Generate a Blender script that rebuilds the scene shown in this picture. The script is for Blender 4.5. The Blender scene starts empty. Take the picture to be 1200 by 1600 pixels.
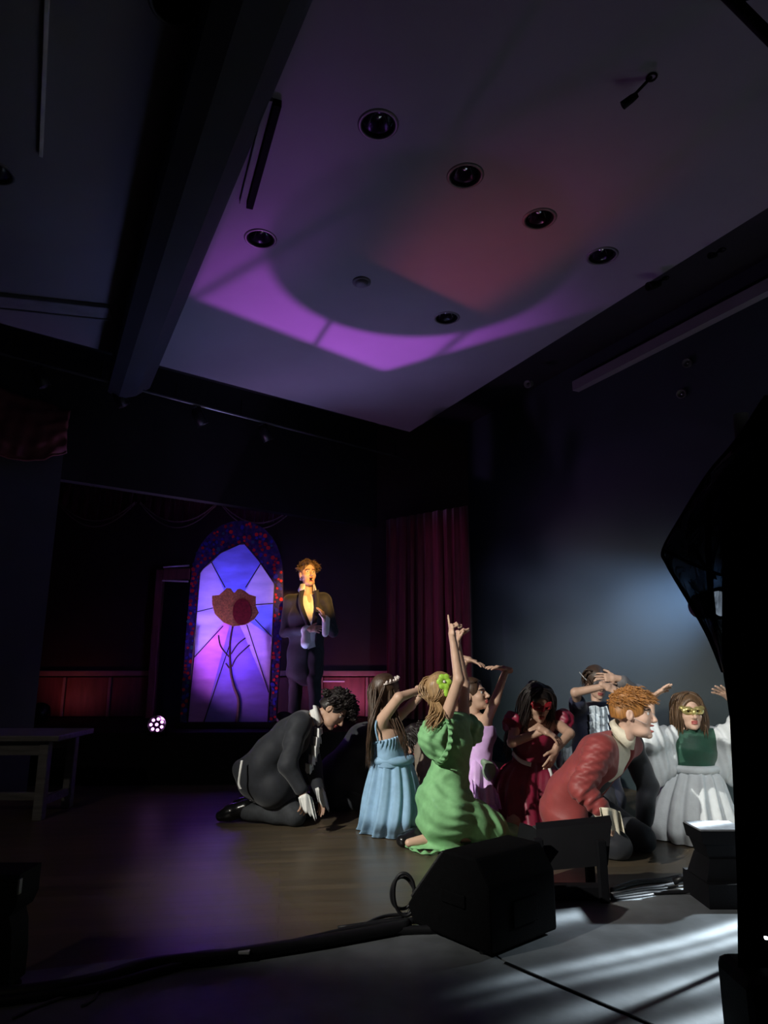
import bpy, bmesh, math, random
import numpy as np
from mathutils import Vector, Matrix
random.seed(7)
rng = np.random.default_rng(7)
scene = bpy.context.scene
COL = scene.collection

# ------------------------------------------------------------------ camera
F_PX = 1060.0                      # focal length in pixels of the 1200x1600 frame
PITCH = math.atan(240 / F_PX)
CAM_H = 1.16
cam_data = bpy.data.cameras.new('camera')
cam_data.sensor_fit = 'VERTICAL'
cam_data.sensor_height = 36.0
cam_data.lens = F_PX / 1600 * 36.0
cam_data.clip_start = 0.05
cam = bpy.data.objects.new('camera', cam_data)
cam.location = (0, 0, CAM_H)
cam.rotation_euler = (math.pi / 2 + PITCH, 0, 0)
COL.objects.link(cam)
scene.camera = cam

_cp, _sp = math.cos(PITCH), math.sin(PITCH)
def _ray(px, py):
    cx, cy = (px - 600) / F_PX, (800 - py) / F_PX
    return cx, _cp - cy * _sp, _sp + cy * _cp
def P(px, py, Y):
    """world point seen at a pixel of the photograph, at distance Y into the hall"""
    x, y, z = _ray(px, py); t = Y / y
    return Vector((x * t, Y, CAM_H + z * t))
def Pz(px, py, Z):
    """world point seen at a pixel, on the level plane z = Z"""
    x, y, z = _ray(px, py); t = (Z - CAM_H) / z
    return Vector((x * t, y * t, Z))

# ------------------------------------------------------------------ colour management
vs = scene.view_settings
vs.view_transform = 'Standard'; vs.look = 'None'; vs.exposure = 0.0; vs.gamma = 1.0
vs.use_curve_mapping = False

# ------------------------------------------------------------------ world: a nearly dark hall
world = bpy.data.worlds.new('world'); scene.world = world
world.use_nodes = True
bg = world.node_tree.nodes['Background']
bg.inputs[0].default_value = (0.45, 0.62, 0.80, 1); bg.inputs[1].default_value = 0.006

# ------------------------------------------------------------------ stage lighting
CEIL_Z = 4.2
def light(name, kind, loc, energy, color, target=None, **kw):
    l = bpy.data.lights.new(name, kind)
    l.energy = energy; l.color = color
    for k, v in kw.items(): setattr(l, k, v)
    o = bpy.data.objects.new(name, l); o.location = loc
    if target is not None:
        o.rotation_euler = (Vector(target) - Vector(loc)).to_track_quat('-Z', 'Y').to_euler()
    COL.objects.link(o)
    return o

def gobo_nodes(l):
    """light node tree helpers: returns (node tree, strength socket, math function, x, y) where x, y are the
    sideways/upward ratios of the beam direction in the lamp's own frame"""
    l.use_nodes = True
    nt = l.node_tree; N = nt.nodes; K = nt.links
    em = next(n for n in N if n.type == 'EMISSION')
    tc = N.new('ShaderNodeTexCoord'); sx = N.new('ShaderNodeSeparateXYZ')
    K.new(tc.outputs['Normal'], sx.inputs[0])
    def m(op, a, b=None, c=None):
        n = N.new('ShaderNodeMath'); n.operation = op
        for i, v in enumerate((a, b, c)):
            if v is None: continue
            if isinstance(v, (int, float)): n.inputs[i].default_value = v
            else: K.new(v, n.inputs[i])
        return n.outputs[0]
    x = m('DIVIDE', sx.outputs[0], sx.outputs[2]); y = m('DIVIDE', sx.outputs[1], sx.outputs[2])
    return nt, em.inputs['Strength'], m, x, y

def sstep(m, v, lo, hi):
    """smooth 0..1 ramp as nodes"""
    t = m('DIVIDE', m('SUBTRACT', v, lo), hi - lo)
    t = m('MINIMUM', m('MAXIMUM', t, 0.0), 1.0)
    return m('MULTIPLY', m('MULTIPLY', t, t), m('SUBTRACT', 3.0, m('MULTIPLY', t, 2.0)))

# follow spot from the hall's back left, on the dancers
light('follow_spot', 'SPOT', (-4.1, 0.7, 4.0), 2200, (1.0, 0.97, 0.88), (0.75, 5.10, 0.60),
      spot_size=math.radians(37), spot_blend=0.9, shadow_soft_size=0.05)
# added front fill, softer, brightening the dancers at right
light('front_fill', 'SPOT', (1.25, 0.6, 4.1), 620, (0.97, 0.97, 0.95), (2.05, 4.95, 0.70),
      spot_size=math.radians(17), spot_blend=0.8, shadow_soft_size=0.08)
# added lamp standing in for dim spill on the empty floor at left
light('floor_fill', 'SPOT', (-3.6, -1.0, 4.0), 95, (1.0, 0.86, 0.66), (-1.7, 5.2, 0.0), spot_size=math.radians(40), spot_blend=1.0, shadow_soft_size=0.1)
# amber spot on the singer upstage
light('amber_spot', 'SPOT', (1.4, 0.4, 3.6), 6000, (1.0, 0.52, 0.13), P(489, 915, 7.5),
      spot_size=math.radians(6.6), spot_blend=0.65, shadow_soft_size=0.04)
# cold back light through the haze, from a lamp behind the draped tower
light('haze_lamp', 'SPOT', (2.75, 5.1, 1.9), 135, (0.36, 0.60, 1.0), (1.75, 6.7, 1.25),
      spot_size=math.radians(74), spot_blend=1.0, shadow_soft_size=0.05)
# blue-grey wash thrown up on the hall ceiling from the stage front
light('ceiling_wash', 'SPOT', (-1.15, 7.12, 0.72), 125, (0.40, 0.45, 1.0), (-0.75, 6.25, 4.2), spot_size=math.radians(86), spot_blend=1.0, shadow_soft_size=0.25)

# added purple lamp pointing up; mask cuts a wedge and the panel's arch shadow
PJ = Vector((-1.0, 7.14, 0.72)); PJH = CEIL_Z - PJ.z
pj = light('purple_mask_lamp', 'SPOT', PJ, 1150, (0.56, 0.10, 0.78), spot_size=math.radians(172), spot_blend=0.05, shadow_soft_size=0.02)
pj.rotation_euler = (math.pi, 0, 0)
nt, strength, m, gx, gy = gobo_nodes(pj.data)
# spot at rotation pi about X: local (x, y, z) = world (x, -y, -z)
wx = m('ADD', m('MULTIPLY', m('MULTIPLY', gx, -1.0), PJH), PJ.x)
wy = m('ADD', m('MULTIPLY', gy, PJH), PJ.y)
def half(px0, py0, px1, py1, soft):
    """1 on the left-hand side of a ceiling line (given by two photograph pixels on the ceiling plane)"""
    a, b = Pz(px0, py0, CEIL_Z), Pz(px1, py1, CEIL_Z)
    d = (b - a).normalized()
    v = m('ADD', m('MULTIPLY', m('SUBTRACT', wx, a.x), -d.y), m('MULTIPLY', m('SUBTRACT', wy, a.y), d.x))
    return sstep(m, v, -soft, soft)
def disc(px, py, rx, ry, rot, lo, hi):
    c = Pz(px, py, CEIL_Z); dx = m('SUBTRACT', wx, c.x); dy = m('SUBTRACT', wy, c.y)
    cs, sn = math.cos(rot), math.sin(rot)
    ex = m('DIVIDE', m('ADD', m('MULTIPLY', dx, cs), m('MULTIPLY', dy, sn)), rx)
    ey = m('DIVIDE', m('SUBTRACT', m('MULTIPLY', dy, cs), m('MULTIPLY', dx, sn)), ry)
    return sstep(m, m('SQRT', m('ADD', m('MULTIPLY', ex, ex), m('MULTIPLY', ey, ey))), lo, hi)
def gap(px0, py0, px1, py1, w, depth):
    """thin shadow streak masked out of the beam"""
    a, b = Pz(px0, py0, CEIL_Z), Pz(px1, py1, CEIL_Z); d = (b - a).normalized()
    v = m('DIVIDE', m('ADD', m('MULTIPLY', m('SUBTRACT', wx, a.x), -d.y), m('MULTIPLY', m('SUBTRACT', wy, a.y), d.x)), w)
    return m('SUBTRACT', 1.0, m('MULTIPLY', m('EXPONENT', m('MULTIPLY', m('MULTIPLY', v, v), -1.0)), depth))
_wedge = m('MULTIPLY', half(600, 580, 320, 472, 0.07), half(805, 520, 600, 580, 0.07))
_c = Pz(660, 412, CEIL_Z)
_ring = disc(660, 412, 1.25, 1.25, 0.0, 0.90, 1.02)
_far = m('SUBTRACT', 1.0, disc(560, 520, 1.9, 1.5, math.radians(20), 0.25, 1.35))
_band = m('MULTIPLY', m('MULTIPLY', _wedge, _ring), m('ADD', m('MULTIPLY', _far, 0.9), 0.06))
_soft = m('MULTIPLY', m('SUBTRACT', 1.0, disc(425, 330, 0.75, 1.7, math.radians(27), 0.1, 1.1)), 0.16)
nt.links.new(m('MULTIPLY', m('ADD', _band, _soft), m('MULTIPLY', half(250, 570, 490, 0, 0.06), m('MULTIPLY', gap(488, 545, 512, 508, 0.035, 0.75), m('MULTIPLY', gap(655, 580, 745, 505, 0.06, 0.7), gap(315, 458, 425, 395, 0.07, 0.6))))), strength)

# added red lamp at the same corner; mask shapes its pool of light
PR = Vector((-0.9, 7.14, 0.72)); PJ, PJH = PR, CEIL_Z - PR.z
pr = light('red_mask_lamp', 'SPOT', PR, 250, (1.0, 0.10, 0.13), spot_size=math.radians(172), spot_blend=0.05, shadow_soft_size=0.02)
pr.rotation_euler = (math.pi, 0, 0)
nt, strength, m, gx, gy = gobo_nodes(pr.data)
wx = m('ADD', m('MULTIPLY', m('MULTIPLY', gx, -1.0), PJH), PJ.x)
wy = m('ADD', m('MULTIPLY', gy, PJH), PJ.y)
_w = m('MULTIPLY', half(750, 488, 585, 410, 0.05), half(1000, 330, 750, 488, 0.22))
_w = m('MULTIPLY', _w, half(585, 410, 690, 190, 0.35))
_f = m('SUBTRACT', 1.0, disc(745, 420, 1.4, 2.2, math.radians(30), 0.1, 1.0))
nt.links.new(m('MULTIPLY', _w, _f), strength)

# raking white lamp low behind the draped tower, unseen; streaks are masked into its beam
FL = Vector((3.25, 4.28, 1.25))
fl = light('floor_rake', 'SPOT', FL, 2800, (0.80, 0.93, 1.0), spot_size=math.radians(174), spot_blend=0.05, shadow_soft_size=0.03)
nt, strength, m, gx, gy = gobo_nodes(fl.data)          # points straight down: its frame is the hall's
wx = m('SUBTRACT', FL.x, m('MULTIPLY', gx, FL.z)); wy = m('SUBTRACT', FL.y, m('MULTIPLY', gy, FL.z))
_t = m('ADD', m('MULTIPLY', wx, 0.89), m('MULTIPLY', wy, 0.45))                   # along the streaks
_s = m('ADD', m('MULTIPLY', wx, -0.45), m('MULTIPLY', wy, 0.89))                  # across them
_s = m('ADD', _s, m('MULTIPLY', m('SINE', m('MULTIPLY', _t, 3.1)), 0.02))
def band(s0, w, a):
    d = m('DIVIDE', m('SUBTRACT', _s, s0), w)
    return m('MULTIPLY', m('EXPONENT', m('MULTIPLY', m('MULTIPLY', d, d), -1.0)), a)
_b = m('ADD', m('ADD', m('ADD', band(2.76, 0.06, 0.75), band(2.32, 0.035, 1.0)), m('ADD', band(2.22, 0.025, 0.7), band(2.02, 0.05, 0.8))), m('ADD', band(1.80, 0.04, 0.9), 0.11))
_lim = m('MULTIPLY', sstep(m, _t, 1.30, 2.30), m('MULTIPLY', sstep(m, m('MULTIPLY', _s, -1.0), -2.90, -2.80), sstep(m, _s, 1.60, 1.75)))
nt.links.new(m('MULTIPLY', _b, _lim), strength)

# ------------------------------------------------------------------ helpers
def srgb(r, g, b):
    return tuple((c / 255 / 12.92) if c / 255 <= 0.04045 else ((c / 255 + 0.055) / 1.055) ** 2.4 for c in (r, g, b))

MATS = {}
def mat(name, col, rough=0.7, var=0.15, scale=8.0, bump=0.0, bscale=40.0, metal=0.0, sheen=0.0, spec=0.5, stretch=(1, 1, 1), col2=None, trans=0.0):
    """procedural principled material: noise-varied colour, optional bump, optional thin-cloth translucency"""
    if name in MATS: return MATS[name]
    M = bpy.data.materials.new(name); M.use_nodes = True
    nt = M.node_tree; N = nt.nodes; K = nt.links
    b = N['Principled BSDF']
    tc = N.new('ShaderNodeTexCoord'); mp = N.new('ShaderNodeMapping'); mp.inputs['Scale'].default_value = stretch
    K.new(tc.outputs['Object'], mp.inputs['Vector'])
    nz = N.new('ShaderNodeTexNoise'); nz.inputs['Scale'].default_value = scale; nz.inputs['Detail'].default_value = 4
    K.new(mp.outputs[0], nz.inputs['Vector'])
    rp = N.new('ShaderNodeValToRGB')
    c2 = col2 if col2 else tuple(c * (1 - var) for c in col)
    c1 = col if col2 else tuple(min(1, c * (1 + var)) for c in col)
    rp.color_ramp.elements[0].position = 0.32; rp.color_ramp.elements[1].position = 0.68
    rp.color_ramp.elements[0].color = (*c2, 1); rp.color_ramp.elements[1].color = (*c1, 1)
    K.new(nz.outputs[0], rp.inputs[0]); K.new(rp.outputs[0], b.inputs['Base Color'])
    b.inputs['Roughness'].default_value = rough; b.inputs['Metallic'].default_value = metal
    b.inputs['Specular IOR Level'].default_value = spec
    if sheen: b.inputs['Sheen Weight'].default_value = sheen
    if bump:
        n2 = N.new('ShaderNodeTexNoise'); n2.inputs['Scale'].default_value = bscale; n2.inputs['Detail'].default_value = 3
        K.new(mp.outputs[0], n2.inputs['Vector'])
        bp = N.new('ShaderNodeBump'); bp.inputs['Strength'].default_value = bump; bp.inputs['Distance'].default_value = 0.01
        K.new(n2.outputs[0], bp.inputs['Height']); K.new(bp.outputs[0], b.inputs['Normal'])
    if trans:
        t = N.new('ShaderNodeBsdfTranslucent'); K.new(rp.outputs[0], t.inputs[0])
        mx = N.new('ShaderNodeMixShader'); mx.inputs[0].default_value = trans
        K.new(b.outputs[0], mx.inputs[1]); K.new(t.outputs[0], mx.inputs[2])
        K.new(mx.outputs[0], N['Material Output'].inputs[0])
    MATS[name] = M
    return M

def glow(name, col, s):
    if name in MATS: return MATS[name]
    M = bpy.data.materials.new(name); M.use_nodes = True
    b = M.node_tree.nodes['Principled BSDF']
    b.inputs['Base Color'].default_value = (*col, 1)
    b.inputs['Emission Color'].default_value = (*col, 1); b.inputs['Emission Strength'].default_value = s
    MATS[name] = M
    return M

def mesh_obj(name, verts, faces, material, parent=None, smooth=False):
    me = bpy.data.meshes.new(name)
    me.from_pydata([tuple(v) for v in verts], [], [tuple(int(i) for i in f) for f in faces])
    me.validate(); me.update()
    if smooth: me.polygons.foreach_set('use_smooth', [True] * len(me.polygons))
    for mm in (material if isinstance(material, (list, tuple)) else [material]): me.materials.append(mm)
    o = bpy.data.objects.new(name, me); COL.objects.link(o)
    if parent: attach(o, parent)
    return o

def attach(o, parent):
    """parent keeping the world position (things carry a location only, so the offset is plain)"""
    p = Vector((0, 0, 0)); q = parent
    while q is not None: p += q.location; q = q.parent
    o.parent = parent
    o.location = o.location - p

def bm_obj(name, bm, material, parent=None, smooth=False):
    me = bpy.data.meshes.new(name); bm.to_mesh(me); bm.free()
    if smooth: me.polygons.foreach_set('use_smooth', [True] * len(me.polygons))
    for mm in (material if isinstance(material, (list, tuple)) else [material]): me.materials.append(mm)
    o = bpy.data.objects.new(name, me); COL.objects.link(o)
    if parent: attach(o, parent)
    return o

def thing(name, label, cat, loc=(0, 0, 0), group=None):
    o = bpy.data.objects.new(name, None); o.empty_display_size = 0.1
    o.location = loc; COL.objects.link(o)
    o['label'] = label; o['category'] = cat
    if group: o['group'] = group
    return o
def tag(o, label, cat, group=None, kind=None):
    o['label'] = label; o['category'] = cat
    if group: o['group'] = group
    if kind: o['kind'] = kind
    return o
def struct(o, label=None):
    o['kind'] = 'structure'
    if label: o['label'] = label
    return o

def add_box(bm, c, size, R=None, bevel=0.0, seg=2):
    """box centred at c; R: 3x3 rotation"""
    r = bmesh.ops.create_cube(bm, size=1.0)
    vs_ = r['verts']
    bmesh.ops.scale(bm, vec=size, verts=vs_)
    if bevel:
        es = list({e for v in vs_ for e in v.link_edges})
        rr = bmesh.ops.bevel(bm, geom=es, offset=bevel, segments=seg, affect='EDGES', profile=0.5)
        vs_ = list({v for f in rr['faces'] for v in f.verts} | {v for v in vs_ if v.is_valid})
    M4 = Matrix.Translation(Vector(c)) @ (R.to_4x4() if R is not None else Matrix.Identity(4))
    bmesh.ops.transform(bm, matrix=M4, verts=vs_)

def box(name, c, size, material, parent=None, R=None, bevel=0.0):
    bm = bmesh.new(); add_box(bm, c, size, R, bevel)
    return bm_obj(name, bm, material, parent)

def frame_of(d, up=(0, 0, 1)):
    d = Vector(d).normalized(); u = Vector(up)
    if abs(d.dot(u)) > 0.98: u = Vector((0, 1, 0))
    s = d.cross(u).normalized(); u = s.cross(d).normalized()
    return d, s, u

def tube_data(pts, rad, n=8, cap=True, closed=False, flat=1.0):
    """tube along a polyline; rad is one radius or one per point"""
    pts = [Vector(p) for p in pts]; k = len(pts)
    rad = [rad] * k if isinstance(rad, (int, float)) else list(rad)
    V, Fc = [], []; prev = None
    for i, p in enumerate(pts):
        a = pts[(i - 1) % k] if (i or closed) else pts[0]; b = pts[(i + 1) % k] if (i < k - 1 or closed) else pts[-1]
        d = (b - a).normalized()
        if prev is None: _, s, u = frame_of(d)
        else:
            u = (prev - d * prev.dot(d))
            u = u.normalized() if u.length > 1e-6 else frame_of(d)[2]
            s = d.cross(u).normalized()
        prev = u
        for j in range(n):
            t = 2 * math.pi * j / n
            V.append(p + (s * math.cos(t) + u * math.sin(t) * flat) * rad[i])
    for i in range(k if closed else k - 1):
        for j in range(n):
            a = i * n + j; b = i * n + (j + 1) % n; i2 = (i + 1) % k
            Fc.append((a, b, i2 * n + (j + 1) % n, i2 * n + j))
    if cap and not closed:
        Fc.append(tuple(range(n))[::-1]); Fc.append(tuple((k - 1) * n + j for j in range(n)))
    return V, Fc
def join_data(parts):
    V, Fc = [], []
    for v, f in parts:
        o = len(V); V += list(v); Fc += [tuple(i + o for i in q) for q in f]
    return V, Fc
def tube(name, pts, rad, material, parent=None, n=8, closed=False, flat=1.0):
    V, Fc = tube_data(pts, rad, n, True, closed, flat)
    return mesh_obj(name, V, Fc, material, parent, True)

def smooth_path(pts, sub=8):
    """Catmull-Rom through the points"""
    p = [Vector(q) for q in pts]; out = []
    for i in range(len(p) - 1):
        a, b, c, d = p[max(i - 1, 0)], p[i], p[i + 1], p[min(i + 2, len(p) - 1)]
        for s in range(sub):
            t = s / sub
            out.append(0.5 * ((2 * b) + (c - a) * t + (2 * a - 5 * b + 4 * c - d) * t * t + (3 * b - a - 3 * c + d) * t ** 3))
    out.append(p[-1]); return out

def lathe_data(prof, n=24, c=(0, 0, 0), R=None):
    """prof: (radius, z) list revolved about z"""
    V, Fc = [], []; c = Vector(c)
    for r, z in prof:
        for j in range(n):
            t = 2 * math.pi * j / n; v = Vector((r * math.cos(t), r * math.sin(t), z))
            V.append(c + (R @ v if R is not None else v))
    for i in range(len(prof) - 1):
        for j in range(n):
            Fc.append((i * n + j, i * n + (j + 1) % n, (i + 1) * n + (j + 1) % n, (i + 1) * n + j))
    return V, Fc
def prism_data(poly, d):
    """closed prism: polygon points extruded by the vector d"""
    n = len(poly); d = Vector(d); poly = [Vector(p) for p in poly]
    V = poly + [p + d for p in poly]
    Fc = [tuple(range(n)), tuple(range(2 * n - 1, n - 1, -1))] + [(i, i + n, (i + 1) % n + n, (i + 1) % n) for i in range(n)]
    return V, Fc
def prism(name, poly, d, material, parent=None):
    V, Fc = prism_data(poly, d)
    o = mesh_obj(name, V, Fc, material, parent)
    bm = bmesh.new(); bm.from_mesh(o.data); bmesh.ops.recalc_face_normals(bm, faces=bm.faces); bm.to_mesh(o.data); bm.free()
    return o

# ------------------------------------------------------------------ the hall
U = Vector((0.793, 0.609, 0)); W = Vector((-0.447, 0.894, 0))      # along the stage front / towards the stage
UN = Vector((-0.609, 0.793, 0))
m_ceil = mat('ceiling_plaster', (0.19, 0.19, 0.225), 0.85, 0.05, 1.5, 0.05, 90)
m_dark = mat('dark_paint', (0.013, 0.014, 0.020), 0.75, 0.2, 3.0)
m_black = mat('black_paint', (0.0045, 0.0045, 0.0058), 0.7, 0.2, 5.0, 0.1, 120, spec=0.12)
m_blackgloss = mat('black_plastic', (0.005, 0.005, 0.006), 0.4, 0.2, 10.0, spec=0.3)
m_chrome = mat('lamp_reflector', (0.30, 0.30, 0.34), 0.18, 0.1, 20.0, metal=1.0)
m_trim = mat('lamp_trim', (0.10, 0.10, 0.11), 0.4, 0.1, 20.0)
m_steel = mat('grey_steel', (0.25, 0.26, 0.28), 0.4, 0.15, 12.0, metal=0.8)
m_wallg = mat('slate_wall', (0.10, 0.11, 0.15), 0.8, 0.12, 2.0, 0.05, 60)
m_cornice = mat('pale_plaster', (0.20, 0.21, 0.24), 0.8, 0.06, 3.0)

def wood_floor():
    M = bpy.data.materials.new('wood_floor'); M.use_nodes = True
    nt = M.node_tree; N = nt.nodes; K = nt.links; b = N['Principled BSDF']
    tc = N.new('ShaderNodeTexCoord'); mp = N.new('ShaderNodeMapping')
    mp.inputs['Rotation'].default_value = (0, 0, math.radians(-8)); K.new(tc.outputs['Object'], mp.inputs[0])
    br = N.new('ShaderNodeTexBrick'); K.new(mp.outputs[0], br.inputs[0])
    br.inputs['Scale'].default_value = 1.0; br.inputs['Brick Width'].default_value = 1.4; br.inputs['Row Height'].default_value = 0.09
    br.inputs['Mortar Size'].default_value = 0.0015; br.inputs['Bias'].default_value = 0.0
    br.inputs['Color1'].default_value = (0.105, 0.082, 0.055, 1); br.inputs['Color2'].default_value = (0.070, 0.058, 0.042, 1)
    br.inputs['Mortar'].default_value = (0.05, 0.03, 0.02, 1)
    mp2 = N.new('ShaderNodeMapping'); mp2.inputs['Scale'].default_value = (0.6, 6.0, 1); K.new(mp.outputs[0], mp2.inputs[0])
    nz = N.new('ShaderNodeTexNoise'); nz.inputs['Scale'].default_value = 2.2; nz.inputs['Detail'].default_value = 6; K.new(mp2.outputs[0], nz.inputs[0])
    rp = N.new('ShaderNodeValToRGB'); rp.color_ramp.elements[0].color = (0.55, 0.55, 0.55, 1); rp.color_ramp.elements[1].color = (1.25, 1.2, 1.1, 1)
    K.new(nz.outputs[0], rp.inputs[0])
    mx = N.new('ShaderNodeMix'); mx.data_type = 'RGBA'; mx.blend_type = 'MULTIPLY'; mx.inputs[0].default_value = 1.0
    K.new(br.outputs[0], mx.inputs[6]); K.new(rp.outputs[0], mx.inputs[7]); K.new(mx.outputs[2], b.inputs['Base Color'])
    rr = N.new('ShaderNodeMapRange'); rr.inputs[3].default_value = 0.30; rr.inputs[4].default_value = 0.50
    K.new(nz.outputs[0], rr.inputs[0]); K.new(rr.outputs[0], b.inputs['Roughness'])
    return M
m_floor = wood_floor()
m_deck = mat('dark_vinyl_deck', (0.13, 0.14, 0.15), 0.52, 0.25, 5.0, 0.08, 30)

struct(mesh_obj('floor', [(-9, -6, 0), (8, -6, 0), (8, 12, 0), (-9, 12, 0)], [(0, 1, 2, 3)], m_floor), 'brown wooden hall floor with a dull sheen')
# dark deck sheets laid in front of the wooden floor
e0, e1, e2, e3 = Pz(-400, 1575, 0), Pz(640, 1452, 0), Pz(970, 1392, 0), Pz(1300, 1392, 0)
s0, s1 = Pz(790, 1510, 0), Pz(1000, 1600, 0)
sd = (s0 - s1); sA = s1 - sd * 3.0
tt = (e1 + (e2 - e1) * 0.14)
dk = thing('floor_deck', 'dark vinyl deck sheets with a raised seam', 'floor', (0, 0, 0)); del dk['category']; dk['kind'] = 'structure'
up = Vector((0, 0, 0.012))
prism('deck_sheet', [e0, Pz(-400, 1575, 0) + Vector((0, -6, 0)), sA + Vector((0, -3, 0)), s1, s0, tt, e1], up, m_deck, dk)
nx = (Vector((sd.y, -sd.x, 0))).normalized() * 0.012
prism('deck_sheet', [sA + nx + Vector((0, -3, 0)), Vector((5, -4, 0)), e3, e2, tt + nx, s0 + nx, s1 + nx], up, m_deck, dk)
tube('seam_strip', [s0 + up, s1 + up, sA + up], 0.010, m_black, dk, 6, flat=0.5)

# ceiling: a hung plaster slab with round holes for the downlights
Cc = Pz(640, 675, CEIL_Z)
quad = [Cc, Cc - U * 11, Cc - U * 11 - W * 15, Cc - W * 15]
DOWN = [(591, 195), (727, 275), (843, 342), (941, 400), (407, 373), (698, 497), (272, 8), (-8, 270)]
V, Fc = prism_data(quad, (0, 0, 0.25))
ceil = mesh_obj('ceiling', V, Fc, m_ceil)
bm = bmesh.new(); bm.from_mesh(ceil.data); bmesh.ops.recalc_face_normals(bm, faces=bm.faces); bm.to_mesh(ceil.data); bm.free()
cutv = []
for px, py in DOWN:
    q = Pz(px, py, CEIL_Z); cyl = lathe_data([(0.100, -0.2), (0.100, 0.18)], 32, q)
    n = 32; cutv.append((cyl[0], cyl[1] + [tuple(range(n))[::-1], tuple(n + j for j in range(n))]))
cut = mesh_obj('cut', *join_data(cutv), m_ceil)
md = ceil.modifiers.new('holes', 'BOOLEAN'); md.operation = 'DIFFERENCE'; md.object = cut; md.solver = 'EXACT'
dg = bpy.context.evaluated_depsgraph_get()
newme = bpy.data.meshes.new_from_object(ceil.evaluated_get(dg)); ceil.modifiers.clear(); ceil.data = newme
bpy.data.objects.remove(cut)
struct(ceil, 'pale plaster ceiling over the hall')
# higher ceiling round the slab, its shade put into dark paint
struct(mesh_obj('ceiling_upper', [(-10, -7, 4.55), (9, -7, 4.55), (9, 13, 4.55), (-10, 13, 4.55)], [(0, 3, 2, 1)], m_dark), 'upper ceiling beyond the plaster slab, painted dark for shade')

DL_LABEL = ['round recessed downlight, highest and largest of the row of four', 'second downlight of the row of four, in the red glow',
            'third downlight of the row of four, at the edge of the red glow', 'fourth downlight of the row of four, farthest right',
            'lit-rimmed downlight beside the ceiling beam in the purple glow', 'downlight above the right end of the purple band',
            'downlight left of the beam at the top edge', 'downlight cut by the left edge of the picture']
for (px, py), lb in zip(DOWN, DL_LABEL):
    q = Pz(px, py, CEIL_Z)
    d = thing('downlight', lb, 'ceiling light', q, 'recessed downlights')
    mesh_obj('trim_ring', *lathe_data([(0.098, 0.02), (0.098, -0.004), (0.104, -0.009), (0.116, -0.006), (0.120, 0.0)], 32, q), m_trim, d, True)
    mesh_obj('reflector', *lathe_data([(0.097, 0.0), (0.090, 0.06), (0.075, 0.12), (0.040, 0.16), (0.0, 0.17)], 32, q), m_chrome, d, True)
    mesh_obj('baffle', *lathe_data([(0.0955, 0.0), (0.085, 0.012), (0.085, 0.018), (0.0945, 0.02)], 32, q), m_black, d, True)
    mesh_obj('bulb', *lathe_data([(0.0, 0.04), (0.024, 0.046), (0.034, 0.065), (0.030, 0.09), (0.018, 0.115), (0.016, 0.15)], 20, q), m_chrome, d, True)
    for a in range(4):
        t = math.pi / 4 + a * math.pi / 2; c = Vector((math.cos(t), math.sin(t), 0))
        tube('spring_clip', [q + c * 0.03 + Vector((0, 0, 0.12)), q + c * 0.088 + Vector((0, 0, 0.05))], 0.003, m_trim, d, 5)

# drop beam running towards the stage
bl0, bl1 = Pz(335, 0, 3.85), Pz(185, 555, 3.85); br0, br1 = Pz(490, 0, 4.2), Pz(250, 570, 4.2)
def ext(a, b, t0, t1): return a + (b - a) * t0, a + (b - a) * t1
la, lb_ = ext(bl0, bl1, -2.2, 1.30); ra, rb = ext(br0, br1, -2.2, 1.0)
rq0, rq1 = Pz(454, 0, 3.85), Pz(238, 552, 3.85); ra2, rb2 = ext(rq0, rq1, -2.2, 1.30)
z1 = Vector((0, 0, 0.36)); rb = ext(br0, br1, -2.2, 1.16)[1]
chamf = (ra2 - la).normalized() * 0.11
mesh_obj('beam', [la + chamf, ra2, ra + Vector((0, 0, 0.01)), la + z1, la + Vector((0, 0, 0.07)), lb_ + chamf, rb2, rb + Vector((0, 0, 0.01)), lb_ + z1, lb_ + Vector((0, 0, 0.07))],
         [(0, 5, 6, 1), (1, 6, 7, 2), (4, 3, 8, 9), (0, 4, 9, 5), (0, 1, 2, 3, 4), (5, 9, 8, 7, 6)], mat('beam_paint', (0.034, 0.037, 0.050), 0.8, 0.1, 2.0))
struct(bpy.data.objects['beam'], 'slate-grey drop beam crossing the ceiling'); bpy.data.objects['beam'].name = 'trim_1'

# slot diffuser, vent and rail on the ceiling
def bar(name, a, b, w, h, material, parent=None, bevel=0.004):
    a, b = Vector(a), Vector(b); d, s, u = frame_of(b - a)
    R = Matrix((d, s, u)).transposed()
    return box(name, (a + b) / 2, ((b - a).length, w, h), material, parent, R, bevel)
sa, sb = Pz(434, 160, 4.18), Pz(390, 322, 4.18)
sl = thing('slot_diffuser', 'long narrow air slot in the ceiling beside the beam', 'vent', (sa + sb) / 2)
bar('slot_frame', sa, sb, 0.045, 0.05, mat('slot_dark', (0.006, 0.006, 0.008), 0.8, spec=0.05), sl)
off = Vector((-0.045, -0.02, 0.008)); bar('slot_blade', sa + off, sb + off, 0.04, 0.03, m_ceil, sl)
va, vb = Pz(-60, 464, 4.185), Pz(172, 489, 4.185)
vt = thing('ceiling_vent', 'flat rectangular vent frame low on the ceiling at left', 'vent', (va + vb) / 2)
vd, vS, _ = frame_of(vb - va)
bar('vent_panel', va, vb, 0.20, 0.02, mat('vent_grey', (0.20, 0.20, 0.23), 0.7), vt)
for sg in (-1, 1): bar('vent_frame', va + vS * sg * 0.11, vb + vS * sg * 0.11, 0.025, 0.045, mat('vent_edge', (0.16, 0.16, 0.19), 0.6), vt)
bar('vent_frame', vb - vS * 0.12, vb + vS * 0.12, 0.025, 0.045, mat('vent_edge', (0, 0, 0)), vt)
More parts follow.
